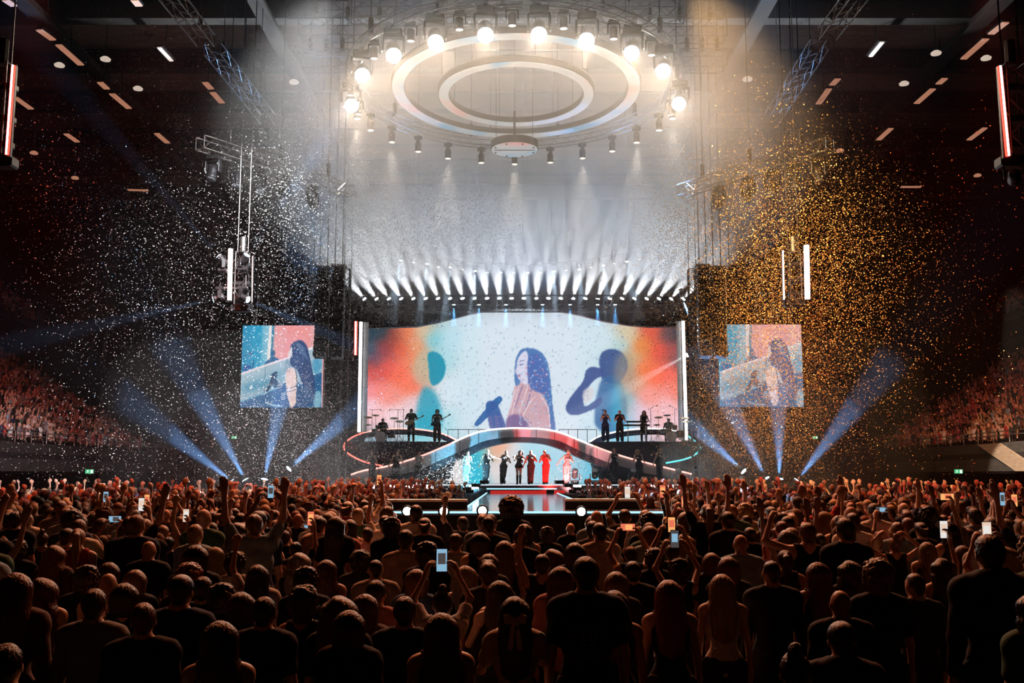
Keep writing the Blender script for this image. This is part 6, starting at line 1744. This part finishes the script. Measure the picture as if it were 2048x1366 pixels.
# the front row, then the two wings
DN = [
 ('dancer in pale crop top and blue trousers at the cyan edge of the centre line', 935, dance(fem=True, arm='l', lfa=(.6, .3, .85)), 'pony', 'blond', 'tank', 'white', 'slim', 'light blue', 0, 1.70, 0),
 ('dancer in black vest and dark trousers in front of the cyan stripe', 975, dance(arm='l'), 'crop', 'dark', 'tank', 'black', 'wide', 'charcoal', 1, 1.80, 0),
 ('dancer in black top leaning back in front of the pale stripe', 1011, dance(fem=True, arm='l', chest=(-.3, -.18, 1), shift=(.10, 0, -.02), rua=(.55, .5, -.6), rfa=(.75, .45, .25)), 'short', 'black', 'tank', 'charcoal', 'wide', 'charcoal', 1, 1.76, 0),
 ('singer in black bodysuit and knee boots with huge dark hair holding a microphone', 1040, dance(fem=True, arm='r', shift=(.06, 0, -.03), chest=(-.22, -.1, 1), rua=(.4, .4, -.7), rfa=(.15, .75, .55), lua=(-.5, .2, -.8), lfa=(.45, .6, .4)), 'long', 'black', 'tank', 'black', 'bare', 'black', 1, 1.75, 1),
 ('dancer in dark loose outfit standing next to the black bodysuit', 1063, dance(arm='l', chest=(.02, -.05, 1), shift=(.02, 0, -.02)), 'crop', 'black', 'tank', 'charcoal', 'wide', 'charcoal', 2, 1.76, 0),
 ('red lit dancer in loose trousers with hands at the chest', 1091, dance(arm='l', rua=(.3, .3, -.9), rfa=(-.2, .6, .4), shift=(-.03, 0, -.02), chest=(.15, -.05, 1)), 'crop', 'black', 'tank', 'red', 'wide', 'red', 2, 1.78, 0),  # red stage light put into the cloth colour
 ('pale pink lit dancer with arm thrown out above the pink smoke', 1136, dance(fem=True, arm='l', rua=(.75, .2, -.65), rfa=(.6, .2, -.75), chest=(-.18, -.1, 1)), 'bun', 'blond', 'tank', 'pink', 'wide', 'pink', 0, 1.76, 0),  # pink stage light put into the cloth colour
 ('dancer in black at the left tip of the white runway by the red loop', 742, dance(fem=True, arm='r'), 'bun', 'blond', 'tank', 'charcoal', 'slim', 'charcoal', 1, 1.72, 0),
 ('dancer in black before the rising left foot of the white runway', 794, dance(arm='l'), 'crop', 'dark', 'tank', 'black', 'wide', 'charcoal', 1, 1.76, 0),
 ('dancer with blond hair in grey before the left slope of the white runway', 838, dance(fem=True, arm='l', rua=(.2, .2, -1)), 'pony', 'blond', 'tank', 'grey', 'slim', 'charcoal', 0, 1.70, 0),
 ('long-haired blond dancer in black standing legs apart on the right slope side', 1229, dance(fem=True, arm='l', lth=(.2, .05, -1), rth=(-.25, .05, -1), shift=(0, 0, 0), chest=(0, 0, 1)), 'long', 'blond', 'tank', 'black', 'slim', 'black', 0, 1.74, 0),
 ('dancer in black with raised chin before the right foot of the white runway', 1277, dance(fem=True, arm='r', chest=(.15, -.1, 1)), 'wavy', 'blond', 'tank', 'black', 'slim', 'black', 0, 1.68, 0),
 ('outermost blond dancer in black by the cyan loop', 1322, dance(fem=True, arm='l', chest=(-.1, 0, 1)), 'wavy', 'blond', 'tank', 'black', 'slim', 'charcoal', 0, 1.74, 0),
]
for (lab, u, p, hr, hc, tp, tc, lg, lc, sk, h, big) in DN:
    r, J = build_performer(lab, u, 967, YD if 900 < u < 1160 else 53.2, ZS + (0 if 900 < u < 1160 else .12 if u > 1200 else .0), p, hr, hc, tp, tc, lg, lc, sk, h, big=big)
    if 'knee boots' in lab: mic_at(r, J, 'r', 'black microphone held by the singer in the black bodysuit')
    elif u in (1011, 975): mic_at(r, J, 'l', 'microphone raised by the ' + ('leaning dancer' if u == 1011 else 'dancer before the cyan stripe'))

# musicians on the platforms
ZP = ZB + .012
YP = 57.2
def sitpose(**k): return dict(dict(lth=(-.35, 1, -.15), lsn=(0, .1, -1), rth=(.35, 1, -.15), rsn=(0, .1, -1), lua=(-.4, .35, -.75), lfa=(.2, .9, .15), rua=(.4, .35, -.75), rfa=(-.2, .9, .25), lgrip=1.1, rgrip=1.1), **k)
drum_red = mat('drum_shell', (.05, .045, .05), .25, .1); skin_w = mat('drum_skin', (.7, .7, .68), .5); cym = mat('cymbal_bronze', (.55, .38, .15), .25, .9, noise=(30, .2, (1, 1, 1)))
def drum(root, c, r, h, q=None, name='drum', tilt=0.0):
    R = Matrix.Rotation(tilt, 3, 'X').to_quaternion() if q is None else q
    MB().lathe([(r, -h / 2), (r, h / 2)], c, 20, q=R).build(name, drum_red, root)
    MB().lathe([(r * .97, h / 2 + .002), (r * .96, h / 2 + .006)], c, 20, q=R).build('drum_skin', skin_w, root)
    for zz in (-h / 2, h / 2): MB().lathe([(r * 1.03, zz - .012), (r * 1.03, zz + .012)], c, 20, q=R).build('hoop', M['rail'], root)
def stand_(root, x, y, h, cymr=0.0, tilt=.2):
    mb = MB(); mb.tube((x, y, .35), (x, y, h), .012, 5)
    for k in range(3):
        a = 2.1 * k + .4; mb.tube((x, y, .38), (x + .24 * math.cos(a), y + .24 * math.sin(a), .02), .012, 5)
    mb.build('cymbal_stand', M['rail'], root)
    if cymr: MB().lathe([(.02, .012), (.06, .008), (cymr, -.012), (cymr, -.016), (.02, .006)], (x, y, h), 24, q=Matrix.Rotation(tilt, 3, 'X').to_quaternion()).build('cymbal', cym, root)
def drumkit(u, label):
    x = W(u, 880, YP).x; root = empty('drum_kit', (x, YP - .1, ZP), math.pi); tag(root, label, 'drums')
    qf = Vector((0, 1, 0)).to_track_quat('Z', 'Y')
    drum(root, (0, .75, .28), .28, .42, qf, 'bass_drum'); drum(root, (.38, .42, .62), .17, .15, None, 'snare_drum'); drum(root, (-.2, .72, .78), .14, .2, None, 'tom_drum', .3); drum(root, (.18, .74, .78), .13, .18, None, 'tom_drum', .3); drum(root, (-.55, .35, .42), .21, .4, None, 'floor_tom')
    for x_, y_, h_, r_ in ((.75, .45, .95, .19), (.7, .85, 1.35, .24), (-.75, .8, 1.3, .25), (-1.0, .3, 1.15, .26), (.25, 1.05, 1.45, .2)): stand_(root, x_, y_, h_, r_)
    MB().lathe([(.17, .46), (.18, .52), (.16, .54)], (0, 0, 0), 16).build('stool_seat', M['black'], root); MB().tube((0, 0, 0), (0, 0, .47), .03, 6).build('stool_leg', M['rail'], root)
    return root
drumkit(765, 'drum kit with bronze cymbals on the left band platform'); drumkit(1338, 'drum kit with bronze cymbals at the far right of the right band platform')
for u, lab in ((765, 'drummer in black seated at the kit on the left platform'), (1338, 'drummer in black seated at the kit on the right platform')):
    build_performer(lab, u, 880, YP + .0, ZP - .40, sitpose(), 'short', 'black', 'tee', 'black', 'slim', 'black', 2, 1.72, sit=True)
r, J = build_performer('guitarist in a dark shirt playing on the left platform before the orange picture', 822, 885, YP - .6, ZP, dict(lua=(-.5, .2, -.8), lfa=(.25, .8, -.1), rua=(.45, .25, -.75), rfa=(-.5, .8, .15), lgrip=1.0, rgrip=1.0, pitch=-.2, yaw=.3), 'cap', 'black', 'tee', 'charcoal', 'slim', 'black', 1, 1.80)
def guitar():
    x = W(824, 880, YP).x; root = empty('electric_guitar', (x + .02, YP - .83, ZP + 1.12), 0); tag(root, 'sunburst guitar held slanting upward by the guitarist', 'guitar'); root.rotation_euler = (0, -.42, 0)
    wood = mat('guitar_body_wood', (.38, .16, .06), .25); n = 28
    P = []
    for i in range(n):
        t = 2 * math.pi * i / n; rr_ = .16 * (1 + .28 * math.cos(2 * t)) ; P.append((rr_ * 1.25 * math.cos(t) - .12, 0, rr_ * .95 * math.sin(t)))
    MB().prism(P, (0, .045, 0)).build('guitar_body', wood, root); MB().box((.36, .01, 0), (.62, .025, .05), bev=.008).build('neck', mat('neck_wood', (.12, .06, .03), .4), root); MB().box((.72, .01, .01), (.15, .02, .08), bev=.01).build('headstock', wood, root)
    mb = MB()
    for k in range(6): mb.tube((-.18, -.008, -.015 + .006 * k), (.70, -.008, -.015 + .006 * k), .0018, 4)
    mb.build('strings', M['rail'], root); mb = MB(); mb.box((-.05, -.008, 0), (.03, .02, .08)); mb.box((-.14, -.008, 0), (.03, .02, .08)); mb.build('pickup', M['black'], root)
guitar()
for (u, lab, hr, hc, fem, tc, lc) in ((874, 'bassist in dark clothes on the left platform before the teal silhouette', 'curly', 'black', False, 'charcoal', 'charcoal'), (1211, 'backing singer in a dark dress singing with hands together, left of the pair', 'bun', 'dark', True, 'navy', 'navy'), (1240, 'backing singer in black with hand at the mouth, beside the other backing singer', 'crop', 'dark', False, 'black', 'black')):
    r, J = build_performer(lab, u, 885, YP - .5, ZP, dict(fem=fem, lua=(-.3, .3, -.85), lfa=(.5, .5, .75), rua=(.3, .3, -.85), rfa=(-.5, .5, .7), lgrip=1, rgrip=1), hr, hc, 'tank' if fem else 'tee', tc, 'wide', lc, 1, 1.74)
    if u > 1000: mic_at(r, J, 'l', 'microphone of the backing singer ' + ('in the dark dress' if u == 1211 else 'in black'))
def bass():
    x = W(874, 880, YP).x; root = empty('bass_guitar', (x, YP - .74, ZP + 1.08)); root.rotation_euler = (0, -.5, 0); tag(root, 'dark bass guitar across the bassist body on the left platform', 'guitar')
    P = [(.17 * 1.2 * math.cos(t) * (1 + .2 * math.cos(2 * t)) - .1, 0, .15 * math.sin(t)) for t in np.linspace(0, 2 * math.pi, 26)[:-1]]
    MB().prism(P, (0, .045, 0)).build('guitar_body', M['black'], root); MB().box((.42, .01, 0), (.78, .025, .05), bev=.008).build('neck', bpy.data.materials['neck_wood'], root); MB().box((.85, .01, 0), (.14, .02, .07), bev=.01).build('headstock', M['black'], root)
bass()
build_performer('keyboard player with long hair behind the stacked keyboards', 1288, 885, YP + .15, ZP, dict(fem=True, chest=(-.05, .18, 1), lua=(-.2, .45, -.85), lfa=(-.1, .9, -.1), rua=(.2, .45, -.85), rfa=(.1, .9, -.1), pitch=-.3), 'long', 'black', 'tank', 'black', 'slim', 'black', 1, 1.76)
def keys():
    x = W(1272, 880, YP).x; root = empty('keyboard_stand', (x, YP - .45, ZP)); tag(root, 'two stacked black keyboards on a steel stand at the right platform', 'keyboard')
    wk = mat('white_keys', (.75, .75, .72), .4)
    for z, w in ((.92, 1.45), (1.12, 1.2)):
        k = MB().box((0, 0, z), (w, .34, .09), bev=.015).build('keyboard', M['black'], root); mb = MB()
        n_ = int(w / .028)
        for i in range(n_): mb.box((-w / 2 + .05 + i * (w - .1) / n_, .06, z + .048), (.022, .15, .012))
        mb.build('white_keys', wk, k)
    mb = MB()
    for s in (-1, 1):
        mb.tube((s * .5, -.15, 0), (s * .5, .12, 1.08), .02, 6); mb.tube((s * .5, .18, 0), (s * .5, -.1, .88), .02, 6)
    mb.tube((-.5, 0, .45), (.5, 0, .45), .018, 6); mb.build('stand_frame', M['rail'], root)
keys()
def boom(u0, u1, lab, right=False):
    p0, p1 = W(u0, 880, YP), W(u1, 829, YP); z1 = 1.85; root = empty('microphone_stand', (p0.x, YP + .3, ZP)); tag(root, lab, 'microphone stand', 'tall microphone stands around the drum kits')
    mb = MB()
    for k in range(3): mb.tube((0, 0, .12), (.28 * math.cos(2.1 * k), .28 * math.sin(2.1 * k), .01), .013, 5)
    mb.build('tripod_foot', M['black'], root); MB().tube((0, 0, .1), (0, 0, z1), .014, 6).build('pole', M['black'], root)
    dx = p1.x - p0.x; MB().tube((-.15 * (1 if dx > 0 else -1), 0, z1 - .02), (dx, 0, z1 + .02 if not right else z1 + .25), .012, 6).build('boom_arm', M['black'], root)
    MB().lathe([(.02, -.08), (.025, 0), (.01, .02)], (dx, 0, z1 + (.25 if right else 0)), 8).build('microphone', M['black'], root)
boom(742, 760, 'tall microphone stand at the outer side of the left drum kit'); boom(794, 778, 'tall microphone stand between left drummer and guitarist'); boom(805, 806, 'thin straight microphone stand by the guitarist')
boom(1304, 1316, 'microphone stand slanting up between keyboard player and right drummer', True); boom(1352, 1341, 'microphone stand slanting over the right drummer', True); boom(1207, 1208, 'microphone stand by the backing singers')
for i, u in enumerate((895, 1150, 790, 1190, 1267, 1357)):
    p = W(u, 960, 52.9); moving_head((p.x, 53.0, ZST + .0), (0, -.5, .6), 'lens_off', None, 1.2, 'unlit upright lamp standing on the stage edge, ' + ['by the cyan side of the centre line', 'in the pink smoke', 'at the silver side foot of the runway', 'right of the pink lit dancer', 'below the blond dancers', 'at the golden side foot of the runway'][i], 'upright lamps on the stage edge', up=True)
for u, c in ((1100, (1, .04, .03)), (1145, (1, .35, .35)), (940, (.2, .7, 1))):  # wash lamps added to tint the dancers red, pink and cyan
    p = W(u, 975, 51.8); root = empty('added_wash', (p.x, 51.6, ZR + .1)); tag(root, ('deep red' if u == 1100 else 'pink' if u > 1100 else 'cyan') + ' wash lamp added at the runway head to tint the dancers', 'stage light')
    MB().box((0, 0, 0), (.4, .25, .2), bev=.03).build('lamp_body', M['black'], root); MB().box((0, .13, .02), (.34, .02, .13)).build('lens', emat('wash_lens_%d' % u, c, 4), root)
    spot('lamp_beam', root, Vector((.0, 1, .55)).to_track_quat('-Z', 'Y'), 'foot', off=.25, power=3.0, color=c, size=90)
# ------------------------------------------------------------------ falling confetti
def foil(name, c, metal=.3, rough=.4):
    m = mat(name, c, rough, metal, spec=.6); return m
def confetti(name, label, m, clusters, seed, size):
    rs = np.random.RandomState(seed); P = []
    for (u, v, Y, su, sv, sy, n) in clusters:
        c = W(u, v, Y); k = Y / F
        q = np.stack([c.x + rs.randn(n) * su * k, Y + rs.uniform(-1, 1, n) * sy, c.z + rs.randn(n) * sv * k], 1); P.append(q)
    P = np.concatenate(P); P = P[(P[:, 2] > .3) & (P[:, 2] < 25) & (P[:, 1] > 14) & (P[:, 1] < 60)]
    n = len(P); a = rs.randn(n, 3); a /= np.linalg.norm(a, axis=1)[:, None]; b = np.cross(a, rs.randn(n, 3)); b /= np.linalg.norm(b, axis=1)[:, None]
    sc = size * rs.uniform(.7, 1.3, n)[:, None]; a = a * sc; b = b * sc * .55; cvec = np.cross(a, b); cvec /= np.linalg.norm(cvec, axis=1)[:, None]; bend = cvec * sc * .35
    V = np.stack([P - a - b, P - b + bend, P + a - b, P + a + b, P + b + bend, P - a + b], 1).reshape(-1, 3)
    i = np.arange(n)[:, None] * 6; Q = np.concatenate([i + np.array([[0, 1, 4, 5]]), i + np.array([[1, 2, 3, 4]])])
    o = link_mesh(name, grid_mesh(name, V, Q, [m], smooth=False)); tag(o, label, 'confetti', kind='stuff'); print(name, n)
S_ = [(430, 560, 44, 190, 230, 7, 16000), (330, 330, 42, 170, 120, 6, 3600), (655, 440, 42, 60, 75, 6, 13000), (880, 445, 40, 90, 45, 5, 7000), (765, 590, 50, 75, 65, 6, 5200), (760, 690, 50, 55, 70, 5, 3500), (600, 880, 44, 70, 75, 5, 6000), (790, 900, 50, 60, 60, 3, 3600), (690, 330, 42, 60, 60, 6, 2600),
      (900, 935, 51, 38, 32, 2, 2600), (560, 560, 42, 90, 200, 7, 4500), (1160, 935, 51.5, 24, 26, 1.5, 1600), (1060, 960, 50, 60, 14, 2, 500), (850, 840, 50, 60, 60, 4, 1200), (200, 900, 42, 150, 60, 5, 1500), (730, 985, 46, 60, 14, 4, 1500)]
confetti('silver_confetti', 'cloud of pale silver confetti falling over the left half of the hall', foil('silver_foil', (.80, .82, .80)), S_, 1, .0155)
G_ = [(1530, 560, 42, 105, 150, 6, 42000), (1500, 850, 46, 85, 60, 5, 12000), (1440, 430, 43, 90, 60, 6, 10000), (1600, 390, 40, 120, 90, 6, 3500), (1660, 700, 40, 110, 180, 7, 3500), (1780, 600, 42, 150, 220, 7, 3000), (1300, 610, 50, 60, 50, 4, 1800), (1320, 720, 52, 30, 80, 3, 900), (1520, 740, 44, 70, 70, 5, 10000), (1510, 250, 38, 110, 60, 6, 1200)]
confetti('golden_confetti', 'dense cloud of golden confetti falling beside the right loudspeakers', foil('golden_foil', (.72, .42, .14)), G_, 2, .018)
# unseen wash lamps and short trusses added overhead to brighten the confetti
for (x, tgt, c, pw, lab) in ((-5.0, (-14, 42, 7), (.95, .97, 1.0), 2.0, 'added white wash lamp lighting the silver confetti from above the crowd'), (5.0, (14, 43, 7), (1, .60, .26), 1.7, 'added amber wash lamp lighting the golden confetti from above the crowd')):
    p = Vector((x, 27.5, 18.6)); moving_head(p, Vector(tgt) - p, 'lens_dim', 'wash', 1.4, lab, power=pw, color=c)
    truss_obj((x - 1, p.y, p.z + .25), (x + 1, p.y, p.z + .25), 'short hanging truss holding the ' + lab.split(' from')[0], .35, .35, .02, m='darkalu')
